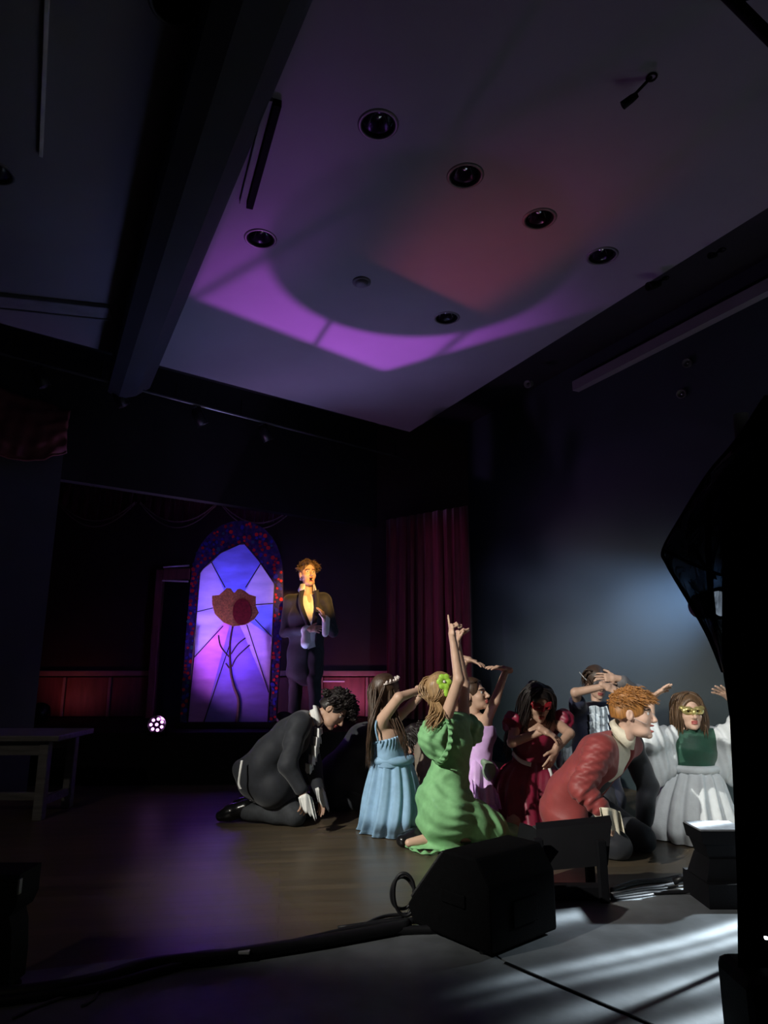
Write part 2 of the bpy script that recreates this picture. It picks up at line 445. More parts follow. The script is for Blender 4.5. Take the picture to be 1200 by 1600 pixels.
tag(bar('ceiling_rail', Pz(76, -60, 4.185), Pz(64, 243, 4.185), 0.022, 0.028, mat('pale_metal', (0.55, 0.55, 0.58), 0.5)), 'thin pale rail on the ceiling at far left', 'rail')
q = Pz(565, 440, CEIL_Z)
sn = thing('smoke_detector', 'small round detector on the ceiling inside the purple glow', 'detector', q)
mesh_obj('detector_base', *lathe_data([(0.075, 0), (0.075, -0.012), (0.0, -0.014)], 24, q), mat('det_grey', (0.14, 0.13, 0.17), 0.6), sn, True)
mesh_obj('detector_cap', *lathe_data([(0.055, -0.012), (0.050, -0.03), (0.030, -0.038), (0, -0.039)], 24, q), mat('det_grey2', (0.12, 0.11, 0.15), 0.6), sn, True)

# small lamps hung under the ceiling
def small_spot(px, py, tip, size, label, z=4.2, drop=0.10):
    q = Pz(px, py, z - drop); t = Pz(tip[0], tip[1], z)
    s = thing('spot_lamp', label, 'lamp', q)
    d = (q - t); dirn = Vector((d.x, d.y, -0.06)).normalized()
    tube('stem', [Vector((t.x, t.y, z)), q], size * 0.16, m_black, s, 6)
    R = frame_of(dirn); RM = Matrix((R[1], R[2], R[0])).transposed()
    mesh_obj('can', *lathe_data([(0.0, -size), (size * 0.32, -size), (size * 0.42, -size * 0.4), (size * 0.46, size * 0.7), (size * 0.40, size * 0.72), (size * 0.3, size * 0.4), (0, size * 0.4)], 16, q, RM), m_black, s, True)
    mesh_obj('yoke', *tube_data([Vector((t.x, t.y, z - 0.004)) + Vector((0.025 * math.cos(a), 0.025 * math.sin(a), 0)) for a in np.linspace(0, 2 * math.pi, 12, endpoint=False)], 0.006, 5, closed=True), m_black, s, True)
    return s
small_spot(982, 158, (1018, 120), 0.05, 'small black spot lamp on an arm at upper right of ceiling')
small_spot(1020, 446, (1040, 434), 0.075, 'black spot lamp on the right ceiling edge above the wall')
small_spot(1113, 399, (1128, 390), 0.05, 'tiny dark lamp on the ceiling edge nearest the right side')

# right wall with its cornice
WR0 = Vector((3.1, 5.5, 0)); wa, wb = WR0 + W * 4.25, WR0 - W * 9
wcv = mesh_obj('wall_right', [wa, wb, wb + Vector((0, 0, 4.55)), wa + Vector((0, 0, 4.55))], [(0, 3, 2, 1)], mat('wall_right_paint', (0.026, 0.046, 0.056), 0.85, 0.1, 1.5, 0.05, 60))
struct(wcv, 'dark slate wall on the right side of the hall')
wn = Vector((-0.894, -0.447, 0))
wa = WR0 + W * 1.95
prism('trim_2', [wa + wn * 0.01 + Vector((0, 0, 4.20)), wb + wn * 0.01 + Vector((0, 0, 4.20)), wb + wn * 0.10 + Vector((0, 0, 4.20)), wa + wn * 0.10 + Vector((0, 0, 4.20))], (0, 0, 0.11), m_cornice)
struct(bpy.data.objects['trim_2'], 'pale cornice along the right wall')
for (px, py, lb) in ((1078, 568, 'upper of the two small lamps on the right wall'), (1069, 616, 'lower of the two small lamps on the right wall'), (826, 600, 'tiny bright lamp under the dark ceiling edge')):
    # point on the wall plane
    x, y, z = _ray(px, py); t = (WR0 - Vector((0, 0, 0))).dot(wn) / (Vector((x, y, z)).dot(wn)); q = Vector((x * t, y * t, CAM_H + z * t)) + wn * 0.03
    if px < 900: q = P(px, py, 7.2)
    s = thing('wall_lamp', lb, 'lamp', q)
    Rr = frame_of((-0.6, -0.7, -0.35)); RM = Matrix((Rr[1], Rr[2], Rr[0])).transposed()
    mesh_obj('can', *lathe_data([(0, -0.06), (0.035, -0.06), (0.045, 0.03), (0.038, 0.035), (0.03, 0.01), (0, 0.01)], 14, q, RM), m_trim, s, True)
    mesh_obj('lens', *lathe_data([(0, 0.022), (0.014, 0.02), (0.016, 0.012)], 12, q, RM), m_chrome, s, True)
    tube('bracket', [q - wn * 0.03 + Vector((0, 0, 0.05)), q + Vector((0, 0, 0.03))], 0.008, m_black, s, 6)

# proscenium header, left pillar, back of the stage
h0 = Pz(250, 570, CEIL_Z) + UN * 0.85
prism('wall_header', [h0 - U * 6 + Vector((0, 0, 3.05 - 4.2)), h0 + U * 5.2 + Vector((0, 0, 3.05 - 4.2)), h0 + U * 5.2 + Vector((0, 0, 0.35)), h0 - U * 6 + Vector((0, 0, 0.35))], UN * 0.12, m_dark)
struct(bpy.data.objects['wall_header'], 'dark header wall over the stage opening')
pe = Vector((-3.31, 6.7, 0))
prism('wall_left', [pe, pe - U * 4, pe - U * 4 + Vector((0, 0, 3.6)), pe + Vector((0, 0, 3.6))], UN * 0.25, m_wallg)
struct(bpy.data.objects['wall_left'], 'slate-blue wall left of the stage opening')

m_back = mat('backstage_wall', (0.032, 0.016, 0.015), 0.75, 0.2, 2.5)
m_wains = mat('oxblood_panel', (0.20, 0.060, 0.055), 0.55, 0.2, 3.0, stretch=(6, 6, 1))
m_rail = mat('rail_wood', (0.30, 0.17, 0.15), 0.5, 0.15, 6.0)
m_pale = mat('pale_strip', (0.70, 0.66, 0.66), 0.5, 0.05)
SZ = 0.5
BY = 9.3
wbk = mesh_obj('wall_back', [(-7, BY, 0), (2.6, BY, 0), (2.6, BY, 4.55), (-7, BY, 4.55)], [(0, 1, 2, 3)], m_back)
struct(wbk, 'dark brown-red wall at the back of the stage')
prism('stage', [(-7, 7.05, 0), (0.95, 7.25, 0), (1.25, 9.3, 0), (-7, 9.3, 0)], (0, 0, SZ), m_black)
struct(bpy.data.objects['stage'], 'black raised stage platform'); bpy.data.objects['stage'].name = 'floor_stage'
# wainscot on the back wall
for i, (a, b) in enumerate(((-4.9, -4.25), (-4.2, -3.65), (-3.6, -3.05), (-3.0, -2.45), (-1.4, -0.85), (-0.80, -0.25), (-0.2, 0.35))):
    box('panel', ((a + b) / 2, BY - 0.02, 0.76), (b - a, 0.04, 0.50), m_wains, wbk, None, 0.008)
    box('stile', (b + 0.025, BY - 0.035, 0.76), (0.035, 0.06, 0.5), m_rail, wbk, None, 0.004)
for a, b in ((-5.0, -2.4), (-1.45, 0.5)):
    box('dado_rail', ((a + b) / 2, BY - 0.04, 1.06), (b - a, 0.08, 0.07), m_rail, wbk, None, 0.01)
box('pale_bead', (-0.70, BY - 0.05, 0.955), (0.36, 0.02, 0.018), m_pale, wbk)
# dark doorway beside the glass panel, with its pale shelf edges
dr = thing('door_1', 'dark doorway at the back of the stage beside the arched panel', 'door', (-2.6, 9.2, SZ)); del dr['category']; dr['kind'] = 'structure'
pA, pB = P(258, 888, 9.15), P(298, 888, 9.15)
box('door_leaf', ((pA.x + pB.x) / 2 + 0.05, 9.22, 1.45), (pB.x - pA.x + 0.2, 0.04, 1.9), m_black, dr)
box('door_jamb', (pA.x - 0.06, 9.17, 1.45), (0.10, 0.12, 1.95), m_wains, dr, None, 0.01)
box('transom', ((pA.x + pB.x) / 2, 9.12, P(0, 897, 9.12).z), (pB.x - pA.x, 0.05, 0.15), m_wains, dr, None, 0.008)
for py in (885, 908):
    box('transom_bead', ((pA.x + pB.x) / 2 - 0.005, 9.09, P(0, py, 9.09).z), (pB.x - pA.x, 0.02, 0.02), m_pale, dr, Matrix.Rotation(math.radians(-4 if py == 885 else 2), 3, 'Y'))

# table at the left
tb = thing('side_table', 'dark wooden table standing at the left below the slate wall', 'table', (-3.3, 5.86, 0))
m_tab = mat('dark_table_wood', (0.14, 0.14, 0.15), 0.55, 0.25, 4.0, stretch=(1, 8, 8))
tx1 = P(104, 1150, 5.65).x; tz = P(50, 1147, 5.65).z
box('table_top', (tx1 - 0.60, 5.85, tz - 0.022), (1.2, 0.66, 0.045), m_tab, tb, None, 0.008)
box('apron', (tx1 - 0.60 - 0.03, 5.61, tz - 0.10), (1.04, 0.025, 0.11), m_tab, tb, None, 0.004)
box('apron', (tx1 - 0.60 - 0.03, 6.11, tz - 0.10), (1.04, 0.025, 0.11), m_tab, tb, None, 0.004)
for sx in (tx1 - 0.14, tx1 - 1.06):
    for sy in (5.62, 6.10): box('leg', (sx, sy, (tz - 0.045) / 2), (0.075, 0.075, tz - 0.045), m_tab, tb, None, 0.008)
    box('stretcher', (sx, 5.86, 0.13), (0.04, 0.44, 0.06), m_tab, tb, None, 0.005)
box('stretcher', (tx1 - 0.60, 5.86, 0.13), (0.9, 0.05, 0.06), m_tab, tb, None, 0.005)

# drapery ------------------------------------------------------------
m_vel = mat('red_velvet', (0.16, 0.008, 0.024), 0.8, 0.25, 5.0, 0.1, 60, sheen=0.4, stretch=(4, 4, 0.6))
m_cord = mat('curtain_cord', (0.30, 0.20, 0.17), 0.6, 0.2)
def pleated(name, a, b, z_top_a, z_top_b, z_bot, n_pl, amp, material, parent=None, scallop=None, ns=None, nzv=10):
    """hanging pleated cloth between plan points a and b"""
    a, b = Vector((a[0], a[1], 0)), Vector((b[0], b[1], 0)); d = (b - a); s = Vector((-d.y, d.x, 0)).normalized()
    ns = ns or n_pl * 10; V, Fc = [], []
    for i in range(ns + 1):
        t = i / ns; ph = 2 * math.pi * n_pl * t + 0.9 * math.sin(5.1 * t * 3)
        zt = z_top_a + (z_top_b - z_top_a) * t
        zb = z_bot(t) if callable(z_bot) else z_bot
        for j in range(nzv + 1):
            w = j / nzv; am = amp * (0.55 + 0.45 * w) * (0.75 + 0.25 * math.sin(17 * t + 2))
            p = a + d * (t + 0.006 * math.sin(ph * 2 + w * 3)) + s * (am * math.sin(ph + 0.5 * w) + 0.3 * am * math.sin(2.3 * ph + 1))
            V.append((p.x, p.y, zt + (zb - zt) * w))
    for i in range(ns):
        for j in range(nzv):
            q0 = i * (nzv + 1) + j; Fc.append((q0, q0 + 1, q0 + nzv + 2, q0 + nzv + 1))
    o = mesh_obj(name, V, Fc, material, parent, True)
    sm = o.modifiers.new('thick', 'SOLIDIFY'); sm.thickness = 0.008
    return o
ca, cb = P(603, 900, 9.0), P(733, 900, 8.5)
tag(pleated('stage_curtain', (ca.x, ca.y), (cb.x, cb.y), P(603, 812, 9.0).z, P(733, 790, 8.5).z, SZ + 0.01, 9, 0.055, m_vel), 'dark red pleated stage curtain hanging behind the dancers', 'curtain')
# scalloped valance over the back of the stage
va0, vb0 = P(85, 800, 8.7), P(470, 790, 9.1)
zt = P(300, 752, 8.8).z
vl = thing('valance', 'dark red swagged valance with cord trim above the arched panel', 'curtain', ((va0.x + vb0.x) / 2, 8.8, zt))
nsw = 3
box('valance_rail', ((va0.x + vb0.x) / 2, 8.93, zt), (vb0.x - va0.x, 0.74, 0.05), m_black, vl)
def scal(t):
    u = (t * nsw) % 1.0
    return zt - 0.26 - 0.30 * (4 * u * (1 - u))
pleated('valance_cloth', (va0.x, 8.75), (vb0.x, 8.95), zt, zt, scal, 24, 0.02, mat('valance_cloth', (0.10, 0.012, 0.022), 0.85, 0.25, 5.0, sheen=0.3), vl, ns=240)
for k in range(nsw):
    for dz in (0.0, -0.055):
        pts = []
        for i in range(25):
            t = (k + 0.03 + 0.94 * i / 24) / nsw
            x = va0.x + (vb0.x - va0.x) * t
            pts.append((x, 8.75 + 0.2 * t - 0.06, scal(t) + dz * (0.4 + math.sin(math.pi * i / 24))))
        tube('cord', pts, 0.008, m_cord, vl, 6)
# red swag on the slate wall at left
sw = thing('wall_swag', 'faded red draped swag at the top of the slate wall', 'curtain', P(40, 660, 6.3))
V, Fc = [], []; n1, n2 = 40, 14
pl, prr = P(-60, 640, 6.05), P(112, 640, 6.62)
m_swag = mat('swag_cloth', (0.16, 0.040, 0.045), 0.85, 0.3, 4.0, 0.2, 20)
for i in range(n1 + 1):
    t = i / n1; base = pl + (prr - pl) * t
    ztp = P(0, 607 + 18 * t, 6.3).z; sag = 0.56 + 0.10 * math.sin(math.pi * min(1, t * 1.15)) - 0.12 * max(0, t - 0.8) * 5
    for j in range(n2 + 1):
        w = j / n2
        bulge = 0.10 * math.sin(math.pi * w) + 0.022 * math.sin(w * 24 - 6 * math.sin(math.pi * t)) + 0.01 * math.sin(t * 40 + w * 5)
        V.append(base + Vector((0.3, -0.95, 0)).normalized() * (bulge + 0.03) + Vector((0, 0, ztp - base.z - sag * w)))
for i in range(n1):
    for j in range(n2):
        q0 = i * (n2 + 1) + j; Fc.append((q0, q0 + 1, q0 + n2 + 2, q0 + n2 + 1))
mesh_obj('swag_cloth', V, Fc, m_swag, sw, True).modifiers.new('t', 'SOLIDIFY').thickness = 0.01
tube('swag_hem', [V[i * (n2 + 1) + n2] for i in range(n1 + 1)], 0.012, m_swag, sw, 6)

# pipe with small lamps across the header
pa_, pb_ = Pz(-30, 545, 4.0), Pz(640, 719, 4.0)
pp = thing('lighting_pipe', 'thin steel lighting pipe across the dark header', 'pipe', pa_)
tube('pipe', [pa_, pb_], 0.014, m_steel, pp, 8)
for k in range(7):
    c = pa_ + (pb_ - pa_) * (0.05 + k * 0.15); tube('hanger', [c, c + Vector((0, 0, 0.2))], 0.006, m_black, pp, 5)
for (px, py, k) in ((35, 587, 'leftmost'), (131, 614, 'second from left'), (241, 640, 'third from left'), (347, 656, 'rightmost')):
    t = (px + 30) / 670; c = pa_ + (pb_ - pa_) * t; q = c + Vector((0, 0, -0.14))
    s = thing('stage_lamp', 'small dark stage lamp under the lighting pipe, ' + k + ' of four', 'lamp', q, 'lamps on the lighting pipe')
    Rr = frame_of((0.4, 0.3, -0.8)); RM = Matrix((Rr[1], Rr[2], Rr[0])).transposed()
    mesh_obj('housing', *lathe_data([(0, -0.11), (0.04, -0.11), (0.06, -0.05), (0.065, 0.09), (0.055, 0.09), (0.05, 0.05), (0, 0.05)], 16, q, RM), m_blackgloss, s, True)
    mesh_obj('rear_cap', *lathe_data([(0, -0.13), (0.025, -0.128), (0.03, -0.108)], 12, q, RM), m_steel, s, True)
    tube('clamp', [c + Vector((0, 0, 0.015)), c + Vector((0, 0, -0.05)), q], 0.010, m_black, s, 6)

# ------------------------------------------------------------------ arched glass panel
PY = 7.75
def pp_(px, py, dy=0.0): 
    q = P(px, py, PY); return Vector((q.x, PY + dy, q.z))
def cc_(x, y): return (280 + x * 180 / 823, 800 + y * 350 / 1600)
gp = thing('glass_panel', 'tall arched painted glass panel with a flower, glowing purple on the stage', 'panel', pp_(355, 1140))
gp.location.z = SZ
outer = [(281, 1141), (290, 1010), (299, 900), (307, 866), (322, 841), (345, 822), (372, 814), (398, 818), (420, 833), (435, 858), (442, 892), (442, 960), (437, 1050), (430, 1141)]
oc = [pp_(*q) for q in outer]
mid = [smooth_path(oc[0:3], 4), smooth_path(oc[2:12], 4), smooth_path(oc[11:], 4)]
arch = mid[0][:-1] + mid[1][:-1] + mid[2]
inner = [(293, 1134), (313, 893), (345, 864), (381, 848), (405, 876), (430, 913), (419, 1134)]
ic = [pp_(*q) for q in inner]
def lead_ring():
    # border board = strip between the arch and the inner opening, matched point by point along the outline
    def resample(pts, n):
        L = [0]
        for a, b in zip(pts, pts[1:]): L.append(L[-1] + (b - a).length)
        out = []
        for k in range(n):
            s = L[-1] * k / (n - 1); i = max(j for j in range(len(L) - 1) if L[j] <= s + 1e-9); i = min(i, len(pts) - 2)
            t = (s - L[i]) / max(1e-9, L[i + 1] - L[i]); out.append(pts[i] + (pts[i + 1] - pts[i]) * t)
        return out
    n = 49; A = resample(arch, n); B = resample(ic, n); V, Fc = [], []
    for k in range(n):
        V += [A[k] + Vector((0, -0.02, 0)), B[k] + Vector((0, -0.02, 0)), B[k] + Vector((0, 0.02, 0)), A[k] + Vector((0, 0.02, 0))]
    for k in range(n - 1):
        for j in range(4): Fc.append((4 * k + j, 4 * k + (j + 1) % 4, 4 * k + 4 + (j + 1) % 4, 4 * k + 4 + j))
    Fc += [(0, 3, 2, 1), (4 * n - 4, 4 * n - 3, 4 * n - 2, 4 * n - 1)]
    return V, Fc, A, B
V, Fc, RA, RB = lead_ring()
m_border = mat('border_board', (0.07, 0.045, 0.20), 0.6, 0.5, 18.0, trans=0.6)
bo = mesh_obj('border', V, Fc, m_border, gp)
tm = [mat('tile_red', (0.80, 0.03, 0.06), 0.35, 0.3, 30, trans=0.45), mat('tile_crimson', (0.45, 0.02, 0.06), 0.35, 0.3, 30, trans=0.45),
      mat('tile_blue', (0.05, 0.05, 0.62), 0.35, 0.3, 30, trans=0.45), mat('tile_navy', (0.03, 0.03, 0.20), 0.35, 0.3, 30, trans=0.45),
      mat('tile_teal', (0.05, 0.22, 0.32), 0.35, 0.3, 30, trans=0.45)]
tiles = []
for mi in range(5):
    for v in range(3):
        n = random.choice((4, 5, 5, 6)); a0 = random.random() * 6
        poly = [Vector((math.cos(a0 + 2 * math.pi * j / n) * random.uniform(0.75, 1.15), 0, math.sin(a0 + 2 * math.pi * j / n) * random.uniform(0.7, 1.25))) for j in range(n)]
        Vt, Ft = prism_data(poly, (0, -1, 0)); me = bpy.data.meshes.new('border_tile'); me.from_pydata([tuple(p) for p in Vt], [], Ft); me.materials.append(tm[mi]); tiles.append((mi, me))
placed = []
gpl = gp.location.copy()
tries = 0
while len(placed) < 230 and tries < 9000:
    tries += 1
    k = random.randrange(len(RA) - 1); t = random.random(); w = random.uniform(0.06, 0.94)
    a = RA[k] + (RA[k + 1] - RA[k]) * t; b = RB[k] + (RB[k + 1] - RB[k]) * t
    c = a + (b - a) * w; r = random.uniform(0.016, 0.030)
    if (b - a).length * min(w, 1 - w) < r * 0.7: continue
    if any((c - q).length < (r + rq) * 0.86 for q, rq in placed): continue
    placed.append((c, r))
    mi = random.choices(range(5), (5, 3, 4, 4, 1))[0]
    me = random.choice([q for i, q in tiles if i == mi])
    o = bpy.data.objects.new('border_tile', me); COL.objects.link(o)
    o.location = c + Vector((0, -0.019, 0)); o.rotation_euler = (0, random.random() * 6.28, 0); o.scale = (r, 0.008, r)
    attach(o, bo)
O = (365, 955)
panes = [(((308, 956), (313, 893), (331, 879)), (0.46, 0.40, 0.95)), (((331, 879), (345, 864), (381, 848), (405, 876), (408, 880)), (0.22, 0.24, 0.88)),
         (((408, 880), (430, 913), (429, 943)), (0.55, 0.50, 0.97)), (((429, 943), (425, 995)), (0.24, 0.28, 0.90)),
         (((425, 995), (420, 1082)), (0.58, 0.42, 0.97)), (((420, 1082), (419, 1134), (317, 1134)), (0.28, 0.18, 0.90)),
         (((317, 1134), (293, 1134), (304, 1027)), (0.62, 0.26, 0.88)), (((304, 1027), (308, 956)), (0.50, 0.42, 0.95))]
for i, (pts, colr) in enumerate(panes):
    colr = tuple(c ** 0.75 for c in colr); prism('pane', [pp_(*O, -0.006)] + [pp_(*q, -0.006) for q in pts], (0, 0.012, 0), mat('pane_%d' % i, colr, 0.5, 0.16, 3.5, 0.15, 12, trans=0.65, stretch=(1, 1, 3)), gp)
m_lead = mat('lead_line', (0.03, 0.025, 0.05), 0.5)
for a, b in (((331, 879), (352, 918)), ((408, 880), (384, 918)), ((308, 956), (333, 950)), ((429, 943), (400, 945)), ((425, 995), (399, 968)), ((304, 1027), (349, 978)), ((317, 1134), (359, 1008)), ((420, 1082), (386, 976))):
    tube('lead_line', [pp_(*a, -0.012), pp_(*b, -0.012)], 0.006, m_lead, gp, 6)
tube('lead_line', [pp_(*q, -0.02) for q in inner], 0.009, m_lead, gp, 6)
rose = [(240, 600), (290, 595), (318, 570), (345, 545), (372, 548), (388, 575), (400, 578), (420, 556), (440, 550), (470, 565), (500, 590), (550, 605), (548, 670), (570, 720), (540, 765), (480, 805), (390, 820), (320, 790), (260, 730), (240, 660)]
m_gold = mat('gold_glitter', (0.62, 0.34, 0.16), 0.45, 0.35, 60, 0.4, 120, trans=0.25)
fl_ = prism('bloom', [pp_(*cc_(*q), -0.035) for q in rose], (0, 0.028, 0), m_gold, gp)
def ell(cx, cy, rx, ry, n=24): return [(cx + rx * math.cos(2 * math.pi * i / n), cy + ry * math.sin(2 * math.pi * i / n)) for i in range(n)]
prism('petal', [pp_(*cc_(*q), -0.048) for q in ell(455, 715, 66, 94)], (0, 0.013, 0), mat('petal_red', (0.16, 0.015, 0.03), 0.5, 0.3, 30), fl_)
prism('petal', [pp_(*cc_(*q), -0.043) for q in ((398, 580), (412, 650), (392, 760), (400, 815), (330, 790), (268, 728), (250, 640), (300, 610), (345, 560))], (0, 0.010, 0), m_gold, fl_)
m_stem = mat('stem_brown', (0.07, 0.035, 0.05), 0.6, 0.3, 30)
def strip(name, pts, r, par): return tube(name, smooth_path([pp_(*cc_(*q), -0.016) for q in pts], 5), r, m_stem, par, 6)
stp = smooth_path([pp_(*cc_(*q), -0.016) for q in ((385, 815), (365, 950), (370, 1130), (395, 1250), (425, 1330), (425, 1430), (410, 1525))], 5)
st = tube('stem', stp, [0.011 + 0.010 * i / (len(stp) - 1) for i in range(len(stp))], m_stem, gp, 6)
for pts in (((372, 1015), (420, 945), (475, 900)), ((378, 1105), (415, 1035), (505, 950)), ((358, 1035), (300, 960), (283, 880)), ((360, 1115), (335, 1080))):
    strip('branch', pts, 0.009, st)
# stand behind the panel
bx0, bx1 = pp_(287, 1141), pp_(425, 1141)
box('foot', ((bx0.x + bx1.x) / 2, PY + 0.05, SZ + 0.03), (bx1.x - bx0.x + 0.1, 0.4, 0.06), m_black, gp, None, 0.01)
for q in (bx0, bx1): tube('strut', [(q.x + (0.1 if q is bx0 else -0.1), PY + 0.03, SZ + 1.1), (q.x + (0.1 if q is bx0 else -0.1), PY + 0.22, SZ + 0.05)], 0.02, m_black, gp, 6)

# lamps behind and below the panel
light('panel_backlight', 'AREA', (bx0.x + 0.42, PY + 0.75, 1.45), 18, (0.62, 0.42, 1.0), (bx0.x + 0.42, PY, 1.70), shape='RECTANGLE', size=0.5, size_y=0.6, spread=math.radians(110))

# ------------------------------------------------------------------ LED par cans on the stage
def par_can(q, aim, label, col, leds=True):
    s = thing('par_can', label, 'stage light', (q.x, q.y, SZ))
    d, sd_, u = frame_of(aim); RM = Matrix((sd_, u, d)).transposed()
    mesh_obj('housing', *lathe_data([(0, -0.14), (0.05, -0.14), (0.085, -0.08), (0.095, 0.03), (0.090, 0.045), (0.085, 0.03), (0, 0.03)], 20, q, RM), m_blackgloss, s, True)
    for sg in (-1, 1): tube('yoke_arm', [q + sd_ * 0.10 * sg, q + sd_ * 0.105 * sg + Vector((0, 0, -0.06)), Vector((q.x, q.y, SZ + 0.012)) + sd_ * 0.06 * sg], 0.008, m_black, s, 6)
    box('base', (q.x, q.y, SZ + 0.008), (0.18, 0.12, 0.016), m_black, s, None, 0.004)
    if leds:
        spots = [(0, 0)] + [(0.055 * math.cos(a), 0.055 * math.sin(a)) for a in np.linspace(0, 2 * math.pi, 7, endpoint=False)]
        for x, y in spots:
            c = q + sd_ * x + u * y + d * 0.032
            mesh_obj('led_lens', *lathe_data([(0.016, 0), (0.013, 0.007), (0, 0.010)], 10, c, RM), glow('led_' + label[:9], col, 3.0), s, True)
    return s
lp = P(245, 1133, 7.15)
par_can(lp, (0.25, -0.93, 0.25), 'glowing pink-purple lamp with round LEDs left of the arched panel', (0.85, 0.35, 0.95))
light('par_glow', 'SPOT', lp + Vector((0.05, -0.07, 0.05)), 66, (0.85, 0.36, 0.95), lp + Vector((1.0, 0.25, 1.0)), spot_size=math.radians(110), spot_blend=0.8, shadow_soft_size=0.06)
lp2 = P(545, 1150, 8.75); lp2.z = SZ + 0.13
par_can(lp2, (0.05, 0.62, 0.62), 'small uplight at the foot of the red panelled wall', (0.9, 0.4, 0.9), False)
light('wall_uplight', 'SPOT', lp2 + Vector((-0.03, 0.05, 0.05)), 7, (1.0, 0.26, 0.62), lp2 + Vector((0.0, 0.6, 0.35)), spot_size=math.radians(130), spot_blend=0.9, shadow_soft_size=0.05)
lp3 = P(62, 1140, 8.6); lp3.z = SZ + 0.13
par_can(lp3, (0.0, 0.6, 0.7), 'small uplight behind the side table at far left', (0.9, 0.3, 0.4), False)
light('left_uplight', 'SPOT', lp3 + Vector((0, 0.06, 0.05)), 1.6, (1.0, 0.22, 0.26), lp3 + Vector((0.1, 0.6, 0.4)), spot_size=math.radians(120), spot_blend=0.9, shadow_soft_size=0.05)

# ------------------------------------------------------------------ floor monitors and stands
def wedge(label, c, w, d, h, rotz, name='floor_monitor'):
    s = thing(name, label, 'speaker', c)
    R = Matrix.Rotation(rotz, 3, 'Z'); c = Vector(c)
    # side profile (depth, height): the sloped grille faces away from the hall, towards the dancers
    prof = [(-d / 2, 0.015), (d * 0.42, 0.015), (d / 2, h * 0.25), (d * 0.02, h), (-d * 0.36, h), (-d / 2, h * 0.72)]
    poly = [c + R @ Vector((-w / 2, y, z)) for y, z in prof]
    b = prism('cabinet', poly, R @ Vector((w, 0, 0)), mat('monitor_carpet', (0.003, 0.003, 0.0035), 0.9, 0.2, 60, 0.3, 300, spec=0.05), s)
    bv = b.modifiers.new('bevel', 'BEVEL'); bv.width = 0.012; bv.segments = 2
    g0, g1 = Vector((0, d * 0.49, h * 0.29)), Vector((0, d * 0.05, h * 0.965)); ex = (g1 - g0).normalized(); nrm = Vector((0, ex.z, -ex.y))
    RG = Matrix((R @ Vector((1, 0, 0)), R @ ex, R @ nrm)).transposed()
    box('grille', c + R @ ((g0 + g1) / 2 + nrm * 0.006), (w * 0.92, (g1 - g0).length * 0.94, 0.012), mat('grille_mesh', (0.02, 0.02, 0.022), 0.5, 0.3, 200, 0.5, 300), s, RG, 0.004)
    for sg in (-1, 1):
        q = c + R @ Vector((sg * (w / 2 + 0.004), -d * 0.1, h * 0.5))
        box('handle', q, (0.012, 0.14, 0.05), mat('monitor_carpet', (0, 0, 0)), s, R, 0.005)
    box('back_plate', c + R @ Vector((0, -d / 2 - 0.004, h * 0.38)), (0.16, 0.010, 0.10), mat('monitor_carpet', (0, 0, 0)), s, R, 0.003)
    for sx in (-1, 1):
        for sy in (-1, 1): mesh_obj('rubber_foot', *lathe_data([(0.018, 0), (0.018, 0.016), (0, 0.016)], 10, c + R @ Vector((sx * w * 0.42, sy * d * 0.36, 0))), m_blackgloss, s)
    return s
mc = Pz(752, 1452, 0.012)
wedge('large black wedge floor monitor with cable loop in front of the green dress', mc, 0.44, 0.50, 0.36, math.radians(40))
par_can(Vector((-1.0, 7.14, SZ + 0.12)), (0.25, -0.45, 0.85), 'uplight on the stage edge behind the bowed man', (0.5, 0.3, 1.0), False)  # housing added for the masked ceiling lamps, hidden from view
# screen stand: sloping board on two legs
s = thing('board_stand', 'black sloping board on legs in front of the red-jacketed man', 'stand', Pz(905, 1405, 0))
A, B = P(838, 1296, 3.85), P(956, 1284, 3.85); A2, B2 = P(838, 1362, 3.72), P(950, 1352, 3.72)
prism('board', [A, B, B2, A2], (0.01, 0.06, 0.02), m_black, s)
prism('ledge', [A + Vector((0, 0.0, 0)), B, B + Vector((0.0, 0.09, 0.0)), A + Vector((0.0, 0.09, 0.0))], (0, 0, -0.02), mat('board_edge', (0.05, 0.05, 0.055), 0.45), s)
prism('side_panel', [A, A2, A2 + Vector((-0.06, 0.30, -0.02)), A + Vector((-0.04, 0.25, -0.02))], (0.02, 0, 0), m_black, s)
for X_, Yy in ((B2.x - 0.03, 3.72), (A2.x + 0.02, 3.74), (B2.x - 0.02, 3.98)):
    zz = 0.012
    box('leg', (X_, Yy, (0.30 + zz) / 2), (0.045, 0.045, 0.30 - zz), m_black, s, None, 0.005)
box('foot_rail', ((A2.x + B2.x) / 2, 3.76, 0.05), ((B2.x - A2.x) * 0.8, 0.06, 0.07), m_black, s, None, 0.01)
# pedestal with pale top by the draped tower
pq = Pz(1128, 1405, 0.012)
s = thing('pedestal', 'black waisted pedestal with a pale flat top beside the draped tower', 'stand', pq)
tz = P(1120, 1289, pq.y).z
def frus(name, w0, d0, z0, w1, d1, z1, material):
    V = [pq + Vector((sx * w / 2, sy * d / 2, z - pq.z)) for w, d, z in ((w0, d0, z0), (w1, d1, z1)) for sx, sy in ((-1, -1), (1, -1), (1, 1), (-1, 1))]
    return mesh_obj(name, V, [(0, 3, 2, 1), (4, 5, 6, 7)] + [(i, (i + 1) % 4, 4 + (i + 1) % 4, 4 + i) for i in range(4)], material, s)
frus('base', 0.26, 0.30, pq.z, 0.25, 0.29, 0.12, m_black)
frus('column', 0.23, 0.22, 0.12, 0.16, 0.18, 0.22, m_black)
frus('neck', 0.16, 0.16, 0.22, 0.20, 0.19, tz - 0.07, m_black)
frus('head', 0.22, 0.20, tz - 0.07, 0.24, 0.21, tz - 0.008, m_black)
